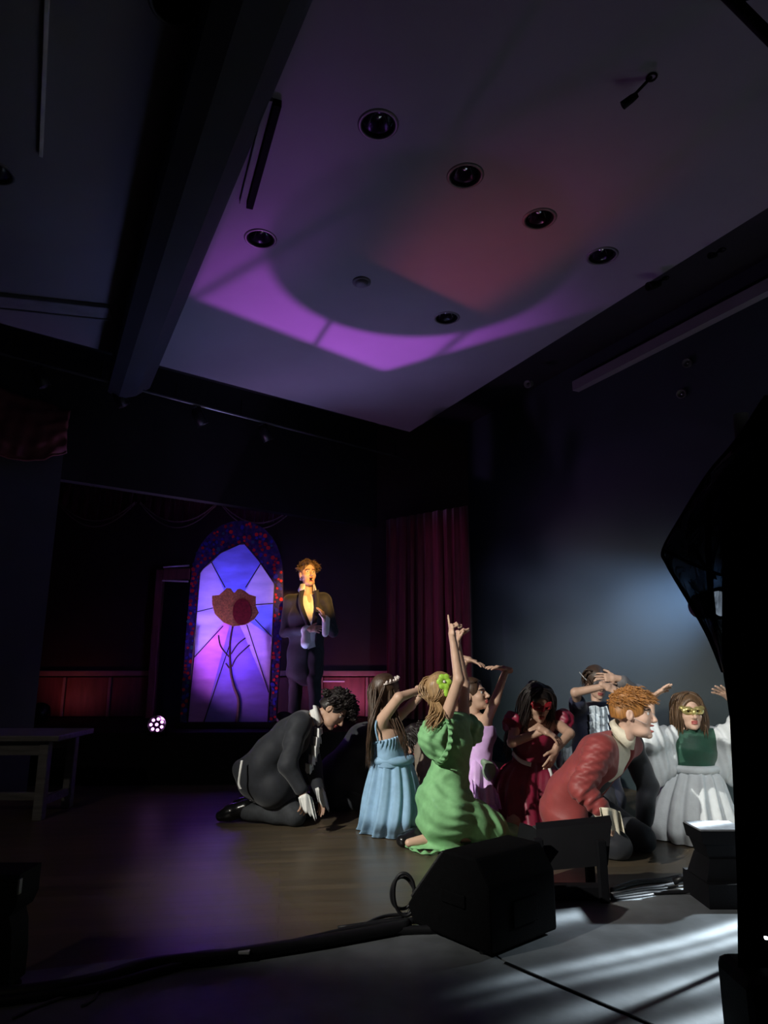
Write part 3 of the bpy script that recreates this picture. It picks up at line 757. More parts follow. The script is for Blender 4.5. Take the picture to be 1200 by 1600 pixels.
frus('top_sheet', 0.235, 0.20, tz - 0.008, 0.235, 0.20, tz, mat('pale_sheet', (0.22, 0.23, 0.25), 0.6, 0.2, 30))

# ------------------------------------------------------------------ cables
m_cable = mat('cable_rubber', (0.010, 0.010, 0.012), 0.5, 0.2, 30, spec=0.3)
m_cable2 = mat('cable_grey', (0.10, 0.10, 0.11), 0.5, 0.2, 30, spec=0.3)
def cable(pix, r, label, material=m_cable, lift=0.0, group='cables on the floor'):
    pts = [Pz(px, py, 0.012 + r + (z if len(q) > 2 else 0)) if True else 0 for q in pix for px, py, z in [(q[0], q[1], q[2] if len(q) > 2 else 0)]]
    return tag(tube('cable', smooth_path(pts, 7), r, material, None, 7), label, 'cable', group)
cable([(-60, 1560), (60, 1548), (150, 1532), (230, 1508), (330, 1497), (420, 1484), (520, 1468), (640, 1446)], 0.026, 'thickest black cable lying along the edge of the dark deck')
cable([(-60, 1572), (90, 1552), (180, 1536), (300, 1504), (400, 1492), (500, 1473), (600, 1456), (680, 1452)], 0.017, 'black cable running beside the thickest cable', lift=0.01)
cable([(160, 1528), (220, 1512), (300, 1494), (345, 1489), (350, 1492), (400, 1486), (560, 1450), (650, 1438)], 0.014, 'thin black cable on the stage side of the bundle')
cable([(20, 1590), (60, 1572), (105, 1556), (150, 1544)], 0.006, 'thin pale cable at lower left of the bundle', m_cable2)
cable([(128, 1572), (145, 1562), (155, 1548), (163, 1540), (170, 1537)], 0.005, 'short curled pale wire end at lower left', m_cable2)
cable([(560, 1450), (600, 1432), (650, 1428)], 0.008, 'thin cable leading to the wedge monitor')
tag(box('tape_strip', Pz(382, 1487, 0.05), (0.045, 0.03, 0.012), mat('white_tape', (0.45, 0.45, 0.45), 0.6), None, None, 0.003), 'scrap of white tape stuck on the cable bundle', 'tape')
# coil hanging from the monitor
lc = P(631, 1393, 3.45)
pts = []
for i in range(46):
    a = 2 * math.pi * i / 22; rr = 0.055 + 0.012 * math.sin(i * 0.45)
    pts.append(lc + Vector((rr * 0.85 * math.cos(a) - 0.012 * math.sin(i * .2), 0.0012 * i - 0.03, rr * 1.35 * math.sin(a) - 0.0005 * i)))
pts = [lc + Vector((0.14, 0.0, -0.06)), lc + Vector((0.09, -0.02, -0.03))] + pts + [lc + Vector((0.02, 0.02, -0.10)), lc + Vector((-0.12, -0.03, -0.115)), lc + Vector((-0.3, -0.06, -0.13))]
tag(tube('cable_coil', smooth_path(pts, 3), 0.008, m_cable, None, 7), 'coiled black cable looped beside the wedge monitor', 'cable')
for k in range(7):
    y0 = 1376 + k * 4
    pix = [(955, y0 + 12 - k), (990 + k * 3, y0 + random.uniform(-4, 5)), (1030, y0 - 4 + random.uniform(-4, 4)), (1065 + k * 2, y0 - 6 + random.uniform(-5, 6)), (1100, y0 - 2)]
    cable(pix, random.choice((0.006, 0.008, 0.010)), 'black cable in the tangle between board stand and pedestal', m_cable if k % 3 else m_cable2, group='cables tangled beside the pedestal')
tag(tube('cable_plug', [Pz(1052, 1378, 0.04), Pz(1075, 1370, 0.07)], [0.018, 0.022], m_blackgloss, None, 8), 'black plug lying in the tangle of cables', 'plug')

# ------------------------------------------------------------------ black draped tower at the right
TY = 2.35
tw = thing('draped_tower', 'tall black cloth-draped tower close by at the right edge', 'tower', P(1210, 1580, TY))
m_cloth = mat('black_cloth', (0.004, 0.004, 0.005), 0.9, 0.2, 10, 0.2, 200, spec=0.08)
tx0 = P(1140, 1040, TY).x
# main hanging cloth, folded
def drape(name, edge_l, edge_r, nfold, amp, material, par, dy=0.0, nz=40, na=60):
    """cloth between a left and a right outline (lists of pixel points), with vertical folds in depth"""
    def samp(e, t):
        L = [0]
        for a, b in zip(e, e[1:]): L.append(L[-1] + math.hypot(b[0] - a[0], b[1] - a[1]))
        s = t * L[-1]
        for i in range(len(e) - 1):
            if s <= L[i + 1] + 1e-9:
                w = (s - L[i]) / max(1e-9, L[i + 1] - L[i]); return (e[i][0] + (e[i + 1][0] - e[i][0]) * w, e[i][1] + (e[i + 1][1] - e[i][1]) * w)
        return e[-1]
    V, Fc = [], []
    for i in range(nz + 1):
        t = i / nz; l = samp(edge_l, t); r = samp(edge_r, t)
        for j in range(na + 1):
            w = j / na; px, py = l[0] + (r[0] - l[0]) * w, l[1] + (r[1] - l[1]) * w
            dep = TY + dy + amp * math.sin(w * nfold * 2 * math.pi + 1.3 * math.sin(t * 4)) * (0.4 + 0.6 * t) + 0.03 * math.sin(t * 9 + w * 4)
            V.append(P(px, py, dep))
    for i in range(nz):
        for j in range(na):
            q0 = i * (na + 1) + j; Fc.append((q0, q0 + 1, q0 + na + 2, q0 + na + 1))
    o = mesh_obj(name, V, Fc, material, par, True); o.modifiers.new('t', 'SOLIDIFY').thickness = 0.006
    return o
drape('front_cloth', [(1196, 618), (1150, 690), (1128, 740), (1128, 1040), (1140, 1120), (1147, 1260), (1152, 1400), (1153, 1512)],
      [(1420, 560), (1420, 700), (1420, 800), (1420, 1050), (1420, 1150), (1420, 1300), (1420, 1400), (1420, 1512)], 5, 0.035, m_cloth, tw)
# sheer wing of cloth pulled out to a corner
m_sheer = bpy.data.materials.new('sheer_black_cloth'); m_sheer.use_nodes = True
_n = m_sheer.node_tree.nodes; _k = m_sheer.node_tree.links; _b = _n['Principled BSDF']
_b.inputs['Base Color'].default_value = (0.012, 0.012, 0.013, 1); _b.inputs['Roughness'].default_value = 0.6
_t = _n.new('ShaderNodeBsdfTransparent'); _t.inputs[0].default_value = (0.55, 0.58, 0.62, 1); _m = _n.new('ShaderNodeMixShader')
_z = _n.new('ShaderNodeTexNoise'); _z.inputs['Scale'].default_value = 9; _r = _n.new('ShaderNodeMapRange')
_r.inputs[1].default_value = 0.35; _r.inputs[2].default_value = 0.7; _r.inputs[3].default_value = 0.05; _r.inputs[4].default_value = 0.55
_k.new(_z.outputs[0], _r.inputs[0]); _k.new(_r.outputs[0], _m.inputs[0]); _k.new(_b.outputs[0], _m.inputs[1]); _k.new(_t.outputs[0], _m.inputs[2]); _k.new(_m.outputs[0], _n['Material Output'].inputs[0])
drape('sheer_wing', [(1196, 620), (1150, 688), (1108, 738), (1068, 802), (1037, 858), (1042, 880), (1062, 915), (1083, 950), (1108, 996), (1130, 1050)],
      [(1215, 640), (1190, 700), (1160, 745), (1145, 800), (1138, 860), (1136, 890), (1136, 930), (1136, 960), (1136, 1000), (1138, 1052)], 1.6, 0.02, m_sheer, tw, 0.03)
hem = [(1196, 619), (1150, 688), (1108, 738), (1068, 802), (1037, 858), (1042, 880), (1062, 915), (1083, 950), (1108, 996), (1130, 1050)]
tube('wing_hem', smooth_path([P(px, py, TY + 0.03) for px, py in hem], 5), 0.010, m_cloth, tw, 6, flat=0.6)
for a, b in (((1108, 740), (1118, 1000)), ((1040, 860), (1130, 900)), ((1085, 850), (1120, 905))):
    tube('fold', smooth_path([P(a[0], a[1], TY + 0.02), P((a[0] + b[0]) / 2 - 6, (a[1] + b[1]) / 2, TY + 0.01), P(b[0], b[1], TY + 0.02)], 5), [0.004] + [0.011] * 9 + [0.004], m_cloth, tw, 6, flat=0.5)
# case the cloth stands on, and the post inside
cs = P(1126, 1512, TY); cz = cs.z
box('case', (cs.x + 0.36, TY + 0.02, cz / 2), (0.64, 0.24, cz), m_black, tw, None, 0.035)
tube('post', [(tx0 + 0.28, TY + 0.25, cz), (tx0 + 0.28, TY + 0.25, P(1200, 610, TY).z)], 0.03, m_black, tw, 10)
q = P(1197, 1466, TY - 0.06); tag(mesh_obj('indicator_lamp', *lathe_data([(0.0, -0.004), (0.005, -0.003), (0.006, 0.004), (0, 0.006)], 12, q), glow('indicator', (0.9, 0.95, 1.0), 3.0)), 'tiny white indicator light on the draped tower', 'lamp')
# bright lamp seen through the sheer cloth
q = P(1117, 944, 3.3)
s = thing('flood_lamp', 'bright white lamp shining through the sheer black cloth', 'stage light', (q.x, q.y, 0))
RM = Matrix.Rotation(math.radians(90), 3, 'X') @ Matrix.Rotation(0.15, 3, 'Y')
mesh_obj('housing', *lathe_data([(0, -0.14), (0.06, -0.13), (0.075, 0.0), (0.078, 0.06), (0.066, 0.06), (0.06, 0.03), (0, 0.03)], 20, q, RM), m_black, s, True)
mesh_obj('lens', *lathe_data([(0.06, 0.035), (0.045, 0.046), (0, 0.052)], 20, q, RM), glow('flood_lens', (0.8, 0.9, 1.0), 3.0), s, True)
px_ = P(1215, 944, 3.3).x
tube('stand_arm', [(q.x, q.y + 0.05, q.z), (px_, q.y + 0.05, q.z)], 0.012, m_black, s, 8)
tube('stand_pole', [(px_, q.y + 0.05, 0.03), (px_, q.y + 0.05, q.z + 0.04)], 0.014, m_black, s, 8)
mesh_obj('stand_base', *lathe_data([(0.14, 0.012), (0.14, 0.03), (0.02, 0.045)], 20, (px_, q.y + 0.05, 0)), m_black, s)

# ------------------------------------------------------------------ black unit cut by the left edge
LY = 2.7
s = thing('lamp_stand', 'black boxy lamp on a stand cut by the left edge', 'stand', P(-12, 1590, LY))
a, b = P(-60, 1367, LY), P(31, 1367, LY); zb = P(0, 1412, LY).z
prism('head', [a, b, Vector((b.x, b.y, zb)), P(16, 1432, LY), P(-60, 1432, LY)], (0, 0.16, 0), m_black, s)
prism('body', [P(-60, 1432, LY), P(14, 1432, LY), P(18, 1452, LY), P(17, 1500, LY), P(12, 1545, LY), P(-60, 1545, LY)], (0, 0.12, 0), m_black, s)
c0 = P(-14, 1540, LY + 0.06); tube('pole', [c0, Vector((c0.x, c0.y, 0.012))], 0.03, m_black, s, 8)
mesh_obj('base_disc', *lathe_data([(0.10, 0.012), (0.10, 0.03), (0.03, 0.045), (0, 0.045)], 20, (c0.x, c0.y, 0)), m_black, s)
box('edge_plate', P(31, 1385, LY - 0.005) , (0.006, 0.02, 0.05), m_steel, s)

# truss corner at the top right
s = thing('lighting_truss', 'corner of a black lattice truss at the top right', 'truss', P(1170, 20, 2.0))
t0, t1 = P(1124, -20, 2.1), P(1240, 96, 2.1); off = Vector((0.20, -0.10, 0.12)); off2 = Vector((0.05, -0.28, 0.02))
for o_ in (Vector((0, 0, 0)), off, off2): tube('chord', [t0 + o_ - (t1 - t0) * 3, t1 + o_ + (t1 - t0) * 2], 0.024, m_black, s, 10)
for k in range(9):
    a = t0 + (t1 - t0) * (k * 0.6 - 2.2); b = a + (t1 - t0) * 0.3
    tube('lattice_bar', [a, b + off], 0.012, m_black, s, 6); tube('lattice_bar', [b + off, a + (t1 - t0) * 0.6], 0.012, m_black, s, 6)
    tube('lattice_bar', [a, b + off2], 0.012, m_black, s, 6); tube('lattice_bar', [b + off2, a + (t1 - t0) * 0.6], 0.012, m_black, s, 6)

# ------------------------------------------------------------------ haze drifting at the right of the stage
RH = Matrix((W, -wn, Vector((0, 0, 1)))).transposed()
hzc = WR0 + W * 1.0 + wn * 0.58 + Vector((0, 0, 1.75))
hz = box('haze', (0, 0, 0), (3.4, 1.08, 3.0), m_black); hz.location = hzc; hz.rotation_euler = RH.to_euler()
M = bpy.data.materials.new('haze'); M.use_nodes = True; N = M.node_tree.nodes; K = M.node_tree.links
N.remove(N['Principled BSDF']); sc_ = N.new('ShaderNodeVolumeScatter'); sc_.inputs['Color'].default_value = (0.62, 0.80, 1.0, 1); sc_.inputs['Anisotropy'].default_value = 0.2
tc = N.new('ShaderNodeTexCoord'); mp = N.new('ShaderNodeMapping'); mp.inputs['Scale'].default_value = (1, 1, 1.2); K.new(tc.outputs['Object'], mp.inputs[0])
nz = N.new('ShaderNodeTexNoise'); nz.inputs['Scale'].default_value = 0.75; nz.inputs['Detail'].default_value = 1.5; K.new(mp.outputs[0], nz.inputs['Vector'])
rp = N.new('ShaderNodeMapRange'); rp.inputs[1].default_value = 0.30; rp.inputs[2].default_value = 0.75; rp.inputs[3].default_value = 0.0; rp.inputs[4].default_value = 1.3; K.new(nz.outputs[0], rp.inputs[0])
gr = N.new('ShaderNodeTexGradient'); gr.gradient_type = 'SPHERICAL'; mp3 = N.new('ShaderNodeMapping'); mp3.inputs['Scale'].default_value = (0.50, 0.4, 0.62); K.new(tc.outputs['Object'], mp3.inputs[0]); K.new(mp3.outputs[0], gr.inputs[0])
mu = N.new('ShaderNodeMath'); mu.operation = 'MULTIPLY'; K.new(rp.outputs[0], mu.inputs[0]); K.new(gr.outputs['Fac'], mu.inputs[1]); K.new(mu.outputs[0], sc_.inputs['Density'])
K.new(sc_.outputs[0], N['Material Output'].inputs['Volume'])
hz.data.materials.clear(); hz.data.materials.append(M)
tag(hz, 'bluish haze drifting behind the dancers at the right', 'haze', kind='stuff')

# ------------------------------------------------------------------ figures: distance-field modelling
def V3(x): return np.array(x, dtype=np.float32)
def unit(v):
    v = np.array(v, dtype=np.float64); return v / max(1e-9, np.linalg.norm(v))

class Cap:
    """tapered capsule; asp > 1 widens the section along 'side'"""
    def __init__(s, a, b, ra, rb, side=None, asp=1.0):
        s.a, s.b, s.ra, s.rb, s.side, s.asp = V3(a), V3(b), ra, rb, (None if side is None else V3(unit(side))), asp
        r = max(ra, rb) * max(1.0, asp); s.lo = np.minimum(s.a, s.b) - r; s.hi = np.maximum(s.a, s.b) + r
    def d(s, X, Y, Z):
        ba = s.b - s.a; L = max(1e-9, float(ba @ ba))
        px, py, pz = X - s.a[0], Y - s.a[1], Z - s.a[2]
        t = np.clip((px * ba[0] + py * ba[1] + pz * ba[2]) / L, 0, 1)
        qx, qy, qz = px - t * ba[0], py - t * ba[1], pz - t * ba[2]
        n2 = qx * qx + qy * qy + qz * qz
        if s.side is not None and s.asp != 1.0:
            c = qx * s.side[0] + qy * s.side[1] + qz * s.side[2]
            n2 = n2 - c * c * (1 - 1 / s.asp ** 2)
        return np.sqrt(np.maximum(n2, 0)) - (s.ra + (s.rb - s.ra) * t)
class Ell:
    """ellipsoid with axes R (rows)"""
    def __init__(s, c, r, R=None):
        s.c, s.r = V3(c), V3(r); s.R = np.eye(3, dtype=np.float32) if R is None else np.array(R, dtype=np.float32)
        e = np.sqrt(((s.R * s.r[:, None]) ** 2).sum(0)); s.lo, s.hi = s.c - e, s.c + e
    def d(s, X, Y, Z):
        p = (X - s.c[0], Y - s.c[1], Z - s.c[2])
        l = [p[0] * s.R[i, 0] + p[1] * s.R[i, 1] + p[2] * s.R[i, 2] for i in range(3)]
        k0 = np.sqrt(sum((l[i] / s.r[i]) ** 2 for i in range(3))); k1 = np.sqrt(sum((l[i] / s.r[i] ** 2) ** 2 for i in range(3)))
        return k0 * (k0 - 1) / np.maximum(k1, 1e-6)
class Half:
    """half space: inside where (p - o).n < 0; used to cut"""
    def __init__(s, o, n): s.o, s.n = V3(o), V3(unit(n)); s.lo = V3((-99, -99, -99)); s.hi = V3((99, 99, 99))
    def d(s, X, Y, Z): return (X - s.o[0]) * s.n[0] + (Y - s.o[1]) * s.n[1] + (Z - s.o[2]) * s.n[2]

def nets(f, lo, h):
    """surface nets on the sampled field f"""
    ins = f < 0
    c = np.zeros(tuple(n - 1 for n in f.shape), np.int8)
    for dx in (0, 1):
        for dy in (0, 1):
            for dz in (0, 1): c += ins[dx:f.shape[0] - 1 + dx, dy:f.shape[1] - 1 + dy, dz:f.shape[2] - 1 + dz]
    act = (c > 0) & (c < 8)
    I, J, K_ = np.nonzero(act)
    idx = -np.ones(act.shape, np.int64); idx[I, J, K_] = np.arange(len(I))
    pos = np.zeros((len(I), 3)); cnt = np.zeros(len(I))
    corners = [(a, b, d) for a in (0, 1) for b in (0, 1) for d in (0, 1)]
    for p in corners:
        for ax in range(3):
            if p[ax]: continue
            q = list(p); q[ax] = 1
            fa = f[I + p[0], J + p[1], K_ + p[2]]; fb = f[I + q[0], J + q[1], K_ + q[2]]
            mk = (fa < 0) != (fb < 0); t = np.where(mk, fa / np.where(mk, fa - fb, 1), 0)
            v = np.array(p, float)[None, :].repeat(len(I), 0); v[:, ax] += t
            pos += v * mk[:, None]; cnt += mk
    pos = (np.stack([I, J, K_], 1) + pos / cnt[:, None]) * h + np.array(lo)
    faces = []
    for ax in range(3):
        sl0 = [slice(None)] * 3; sl1 = [slice(None)] * 3
        sl0[ax] = slice(0, -1); sl1[ax] = slice(1, None)
        a0, a1 = ins[tuple(sl0)], ins[tuple(sl1)]
        o1, o2 = [i for i in range(3) if i != ax]
        e = a0 != a1
        # interior edges only
        inn = [slice(None)] * 3; inn[o1] = slice(1, -1); inn[o2] = slice(1, -1)
        E_ = np.argwhere(e[tuple(inn)]); E_[:, o1] += 1; E_[:, o2] += 1
        if not len(E_): continue
        def cell(d1, d2):
            q = E_.copy(); q[:, o1] -= d1; q[:, o2] -= d2; return idx[q[:, 0], q[:, 1], q[:, 2]]
        qd = np.stack([cell(1, 1), cell(0, 1), cell(0, 0), cell(1, 0)], 1)
        flip = a0[tuple(E_.T)]
        if ax == 1: flip = ~flip
        qd[~flip] = qd[~flip][:, ::-1]
        faces.append(qd)
    return pos, (np.concatenate(faces) if faces else np.zeros((0, 4), int))

def sdf(prims, h, noise=None):
    """prims: (shape, op, k) with op '+', '-', '&' ; returns verts, faces"""
    adds = [p for p, op, k in prims if op == '+']
    lo = np.min([p.lo for p in adds], 0) - 4 * h - 0.02; hi = np.max([p.hi for p in adds], 0) + 4 * h + 0.02
    n = np.ceil((hi - lo) / h).astype(int) + 1
    f = np.full(tuple(n), 1.0, np.float32)
    ax = [(lo[i] + h * np.arange(n[i])).astype(np.float32) for i in range(3)]
    for p, op, k in prims:
        pad = k + 4 * h + 0.01
        if op == '&': s = [slice(0, n[i]) for i in range(3)]
        else: s = [slice(max(0, int((p.lo[i] - pad - lo[i]) / h)), min(n[i], int((p.hi[i] + pad - lo[i]) / h) + 2)) for i in range(3)]
        if any(q.start >= q.stop for q in s): continue
        X, Y, Z = ax[0][s[0]][:, None, None], ax[1][s[1]][None, :, None], ax[2][s[2]][None, None, :]
        d = p.d(X, Y, Z).astype(np.float32); g = f[s[0], s[1], s[2]]
        if op == '+':
            if k > 0:
                t = np.clip(0.5 + 0.5 * (g - d) / k, 0, 1); r = g + (d - g) * t - k * t * (1 - t)
            else: r = np.minimum(g, d)
        elif op == '-':
            if k > 0:
                t = np.clip(0.5 - 0.5 * (g + d) / k, 0, 1); r = g + (-d - g) * t + k * t * (1 - t)
            else: r = np.maximum(g, -d)
        else: r = np.maximum(g, d)
        f[s[0], s[1], s[2]] = r
    if noise is not None:
        near = np.argwhere(np.abs(f) < 0.06)
        pts = near * h + lo
        f[near[:, 0], near[:, 1], near[:, 2]] += noise(pts).astype(np.float32)
    return nets(f, lo, h)

def np_mesh(name, parts, mats, parent):
    """one mesh object from several (verts, quads, material index array or int)"""
    vs_, fs_, mi_ = [], [], []; o = 0
    for v, f, mi in parts:
        vs_.append(np.asarray(v, dtype=np.float64)); fs_.append(np.asarray(f, dtype=np.int64) + o); o += len(v)
        mi_.append(np.full(len(f), mi) if np.isscalar(mi) else mi)
    v = np.concatenate(vs_); f = np.concatenate(fs_); mi = np.concatenate(mi_)
    me = bpy.data.meshes.new(name)
    me.vertices.add(len(v)); me.vertices.foreach_set('co', v.ravel().astype(np.float32))
    me.loops.add(len(f) * 4); me.loops.foreach_set('vertex_index', f.ravel().astype(np.int32))
    me.polygons.add(len(f)); me.polygons.foreach_set('loop_start', np.arange(0, len(f) * 4, 4, dtype=np.int32))
    me.polygons.foreach_set('loop_total', np.full(len(f), 4, dtype=np.int32))
    me.polygons.foreach_set('material_index', mi.astype(np.int32)); me.polygons.foreach_set('use_smooth', np.ones(len(f), dtype=bool))
    for mm in mats: me.materials.append(mm)
    me.update(calc_edges=True); me.validate()
    o = bpy.data.objects.new(name, me); COL.objects.link(o)
    if parent: attach(o, parent)
    return o

def waves(amp, freq, seed, dirs=None, n=5):
    """soft crumple noise from a few plane waves"""
    r = np.random.default_rng(seed); D = r.normal(size=(n, 3)); D /= np.linalg.norm(D, axis=1)[:, None]
    if dirs is not None: D = D * np.array(dirs)[None, :]
    ph = r.uniform(0, 6.28, n); fr = freq * r.uniform(0.6, 1.5, n)
    def f(p):
        q = p + 0.02 * np.sin(p[:, [1, 2, 0]] * freq * 0.4 + 1.0)
        s = 0
        for d, a, w in zip(D, ph, fr): s = s + np.sin(q @ d * w + a)
        return amp * s / math.sqrt(n)
    return f
def folds_along(a, b, amp, freq, seed=0, skew=0.6):
    """creases across a limb from a to b"""
    a, b = np.array(a, float), np.array(b, float); d = unit(b - a); L = np.linalg.norm(b - a)
    s = unit(np.cross(d, (0.3, 0.9, 0.2)))
    def f(p):
        q = p - a; t = q @ d; e = q @ s
        w = np.linalg.norm(q - t[:, None] * d, axis=1)
        m_ = np.clip(1.3 - w / 0.11, 0, 1) * np.clip((t + 0.05) / 0.08, 0, 1) * np.clip((L + 0.03 - t) / 0.08, 0, 1)
        return amp * m_ * (np.sin(freq * (t + skew * e) + 2.0 * np.sin(e * 23 + seed) + seed) + 0.4 * np.sin(freq * 1.9 * t - 30 * e + seed * 2))
    return f

# ------------------------------------------------------------------ head, hair, hands
def head_frame(fwd, up=(0, 0, 1)):
    f = unit(fwd); u = np.array(up, float); u = unit(u - f * (u @ f)); r = np.cross(f, u)
    return r, f, u
def head_prims(c, fr, sc=1.0, mouth=0.0, male=False):
    r, f, u = fr; c = np.array(c, float); RM = np.stack([r, f, u])
    def q(x, y, z): return c + sc * (r * x + f * y + u * z)
    def E(x, y, z, a, b, d): return Ell(q(x, y, z), (a * sc, b * sc, d * sc), RM)
    jw = 0.050 if male else 0.044
    jd = mouth * 0.014
    L = [(E(0, -0.014, 0.028, 0.073, 0.094, 0.088), '+', 0.0), (E(0, 0.030, -0.025, 0.061, 0.064, 0.078), '+', 0.03),
         (E(0, 0.044, -0.082 - jd, jw, 0.046, 0.032), '+', 0.03), (E(0.034, 0.056, -0.030, 0.026, 0.026, 0.026), '+', 0.02), (E(-0.034, 0.056, -0.030, 0.026, 0.026, 0.026), '+', 0.02),
         (E(0, 0.080, 0.020, 0.050, 0.016, 0.011), '+', 0.012), (E(0, 0.078, -0.102 - jd, 0.020, 0.018, 0.015), '+', 0.018)]
    for s in (-1, 1):
        L.append((E(s * 0.029, 0.108, 0.002, 0.018, 0.024, 0.012), '-', 0.012))
        L.append((E(s * 0.029, 0.074, 0.001, 0.0135, 0.0135, 0.0135), '+', 0.003))
    L.append((Cap(q(0, 0.090, 0.008), q(0, 0.116, -0.034), 0.007 * sc, 0.0115 * sc), '+', 0.010))
    L.append((E(0, 0.102, -0.040, 0.018, 0.012, 0.009), '+', 0.008))
    L.append((E(0, 0.096, -0.062, 0.021, 0.012, 0.006), '+', 0.006)); L.append((E(0, 0.094, -0.075 - jd * 1.2, 0.018, 0.012, 0.007), '+', 0.006))
    if mouth > 0: L.append((E(0, 0.106, -0.069 - jd * 0.6, 0.014, 0.030, 0.004 + 0.010 * mouth), '-', 0.004))
    for s in (-1, 1):
        L.append((E(s * 0.074, -0.012, -0.010, 0.009, 0.019, 0.031), '+', 0.008)); L.append((E(s * 0.084, -0.006, -0.008, 0.006, 0.009, 0.016), '-', 0.004))
    return L
def head_mats(v, f, c, fr, sc=1.0, mouth=0.0):
    """0 skin, 1 lips, 2 eye white, 3 dark"""
    r, fw, u = fr; p = v[f].mean(1) - np.array(c); x, y, z = p @ r / sc, p @ fw / sc, p @ u / sc
    mi = np.zeros(len(f), int); jd = mouth * 0.014
    lip = (np.abs(x) < 0.021) & (y > 0.088) & (z < -0.057) & (z > -0.081 - jd * 1.2); mi[lip] = 1
    if mouth > 0:
        dk = (np.abs(x) < 0.013) & (y > 0.05) & (y < 0.0945) & (np.abs(z + 0.069 + jd * 0.6) < 0.003 + 0.010 * mouth); mi[dk] = 3
    for s in (-1, 1):
        dd = np.sqrt((x - s * 0.029) ** 2 + (y - 0.074) ** 2 + (z - 0.001) ** 2)
        eye = (dd < 0.0160) & (y > 0.076) & (np.abs(z - 0.001) < 0.0065); mi[eye] = 2
        mi[eye & (np.abs(x - s * 0.029) < 0.0055)] = 3
        br = (np.abs(x - s * 0.030) < 0.020) & (y > 0.06) & (np.abs(z - 0.022 + 0.1 * np.abs(np.abs(x) - 0.026)) < 0.0042); mi[br] = 3
    return mi

def hand_prims(w, D, N, side, curl=(0.25,) * 4, spread=0.10, thumb=0.5, sc=1.0):
    """w wrist, D direction of the hand, N way the palm faces, side +1/-1 which edge carries the thumb; curl per finger (index..little)"""
    w = np.array(w, float); D = unit(D); N = np.array(N, float); N = unit(N - D * (N @ D)); T = np.cross(D, N) * side
    L = [(Cap(w - D * 0.03, w + D * 0.02, 0.024 * sc, 0.025 * sc, T, 1.15), '+', 0.0),
         (Cap(w + D * 0.02 * sc, w + D * 0.075 * sc, 0.0155 * sc, 0.0145 * sc, T, 2.35), '+', 0.012)]
    lens = (0.072, 0.080, 0.074, 0.058)
    for i in range(4):
        o = (0.0285 - 0.019 * i) * sc
        b = w + D * (0.078 - 0.004 * abs(i - 1)) * sc + T * o
        dr = unit(D + T * spread * (1.5 - i)); c = curl[i]; p = b - dr * 0.012; r = 0.0088 * sc
        for j, (fr_, k) in enumerate(((0.45, 0.8), (0.30, 1.0), (0.25, 0.7))):
            a = c * k; dr = unit(dr * math.cos(a) + unit(N - dr * (N @ dr)) * math.sin(a))
            q = p + dr * (lens[i] * fr_ + (0.012 if j == 0 else 0)) * sc
            L.append((Cap(p, q, r, r * 0.92), '+', 0.004)); p = q; r *= 0.92
    b = w + D * 0.022 * sc + T * 0.022 * sc; d1 = unit(D * 0.65 + T * 0.75 + N * 0.25 * thumb); q = b + d1 * 0.045 * sc
    L.append((Cap(b, q, 0.0135 * sc, 0.0105 * sc), '+', 0.008))
    d2 = unit(d1 + D * 0.5 + N * 0.5 * thumb - T * 0.3 * thumb); L.append((Cap(q, q + d2 * 0.032 * sc, 0.0100 * sc, 0.0085 * sc), '+', 0.004))
    return L

def strands(paths, r0, seed, n_each=7, spread=0.02, wave=0.01, sides=4):
    """hair locks: each guide path carries several tapering strands"""
    r = np.random.default_rng(seed); out = []
    for g in paths:
        g = [Vector(tuple(p)) for p in g]
        for k in range(n_each):
            o0 = Vector(r.normal(0, spread, 3)); o1 = o0 + Vector(r.normal(0, spread * 0.7, 3)); ph = r.uniform(0, 6.28)
            P_ = smooth_path(g, 5); n = len(P_); pts = []
            for i, p in enumerate(P_):
                t = i / (n - 1)
                pts.append(p + (o0.lerp(o1, t)) * (0.35 + 0.65 * min(1, t * 2)) + Vector((math.sin(ph + t * 9), math.cos(ph * 1.3 + t * 8), 0)) * wave * t)
            rad = [r0 * (0.55 + 0.45 * math.sin(math.pi * min(1, 0.25 + 0.75 * i / (n - 1)))) * (1 - 0.75 * (i / (n - 1)) ** 3) for i in range(n)]
            out.append(tube_data(pts, rad, sides, True))
    return join_data(out)

def hair_cap(c, fr, sc=1.0, fringe=0.045, back=-0.06, thick=0.012, noise=None, h=0.006, extra=(), side=0.0):
    """hair close to the skull; fringe: height of the hairline in front, back: how low it reaches behind"""
    r, f, u = fr; c = np.array(c, float); RM = np.stack([r, f, u])
    def q(x, y, z): return c + sc * (r * x + f * y + u * z)
    L = [(Ell(q(0, -0.016, 0.032), ((0.073 + thick) * sc, (0.094 + thick) * sc, (0.088 + thick) * sc), RM), '+', 0.0),
         (Ell(q(0, -0.050, -0.03), (0.066 * sc, 0.060 * sc, 0.075 * sc), RM), '+', 0.03)]
    L += list(extra)
    # clear the face and the nape
    L.append((Ell(q(0, 0.13, -0.085 + fringe), (0.075 * sc, 0.105 * sc, 0.11 * sc), RM), '-', 0.012))
    L.append((Half(q(0, 0, back), -u), '&', 0.0))
    for s in (-1, 1): L.append((Ell(q(s * 0.085, 0.0, -0.02), (0.022 * sc, 0.026 * sc, 0.040 * sc), RM), '-', 0.006))
    return sdf(L, h, noise)

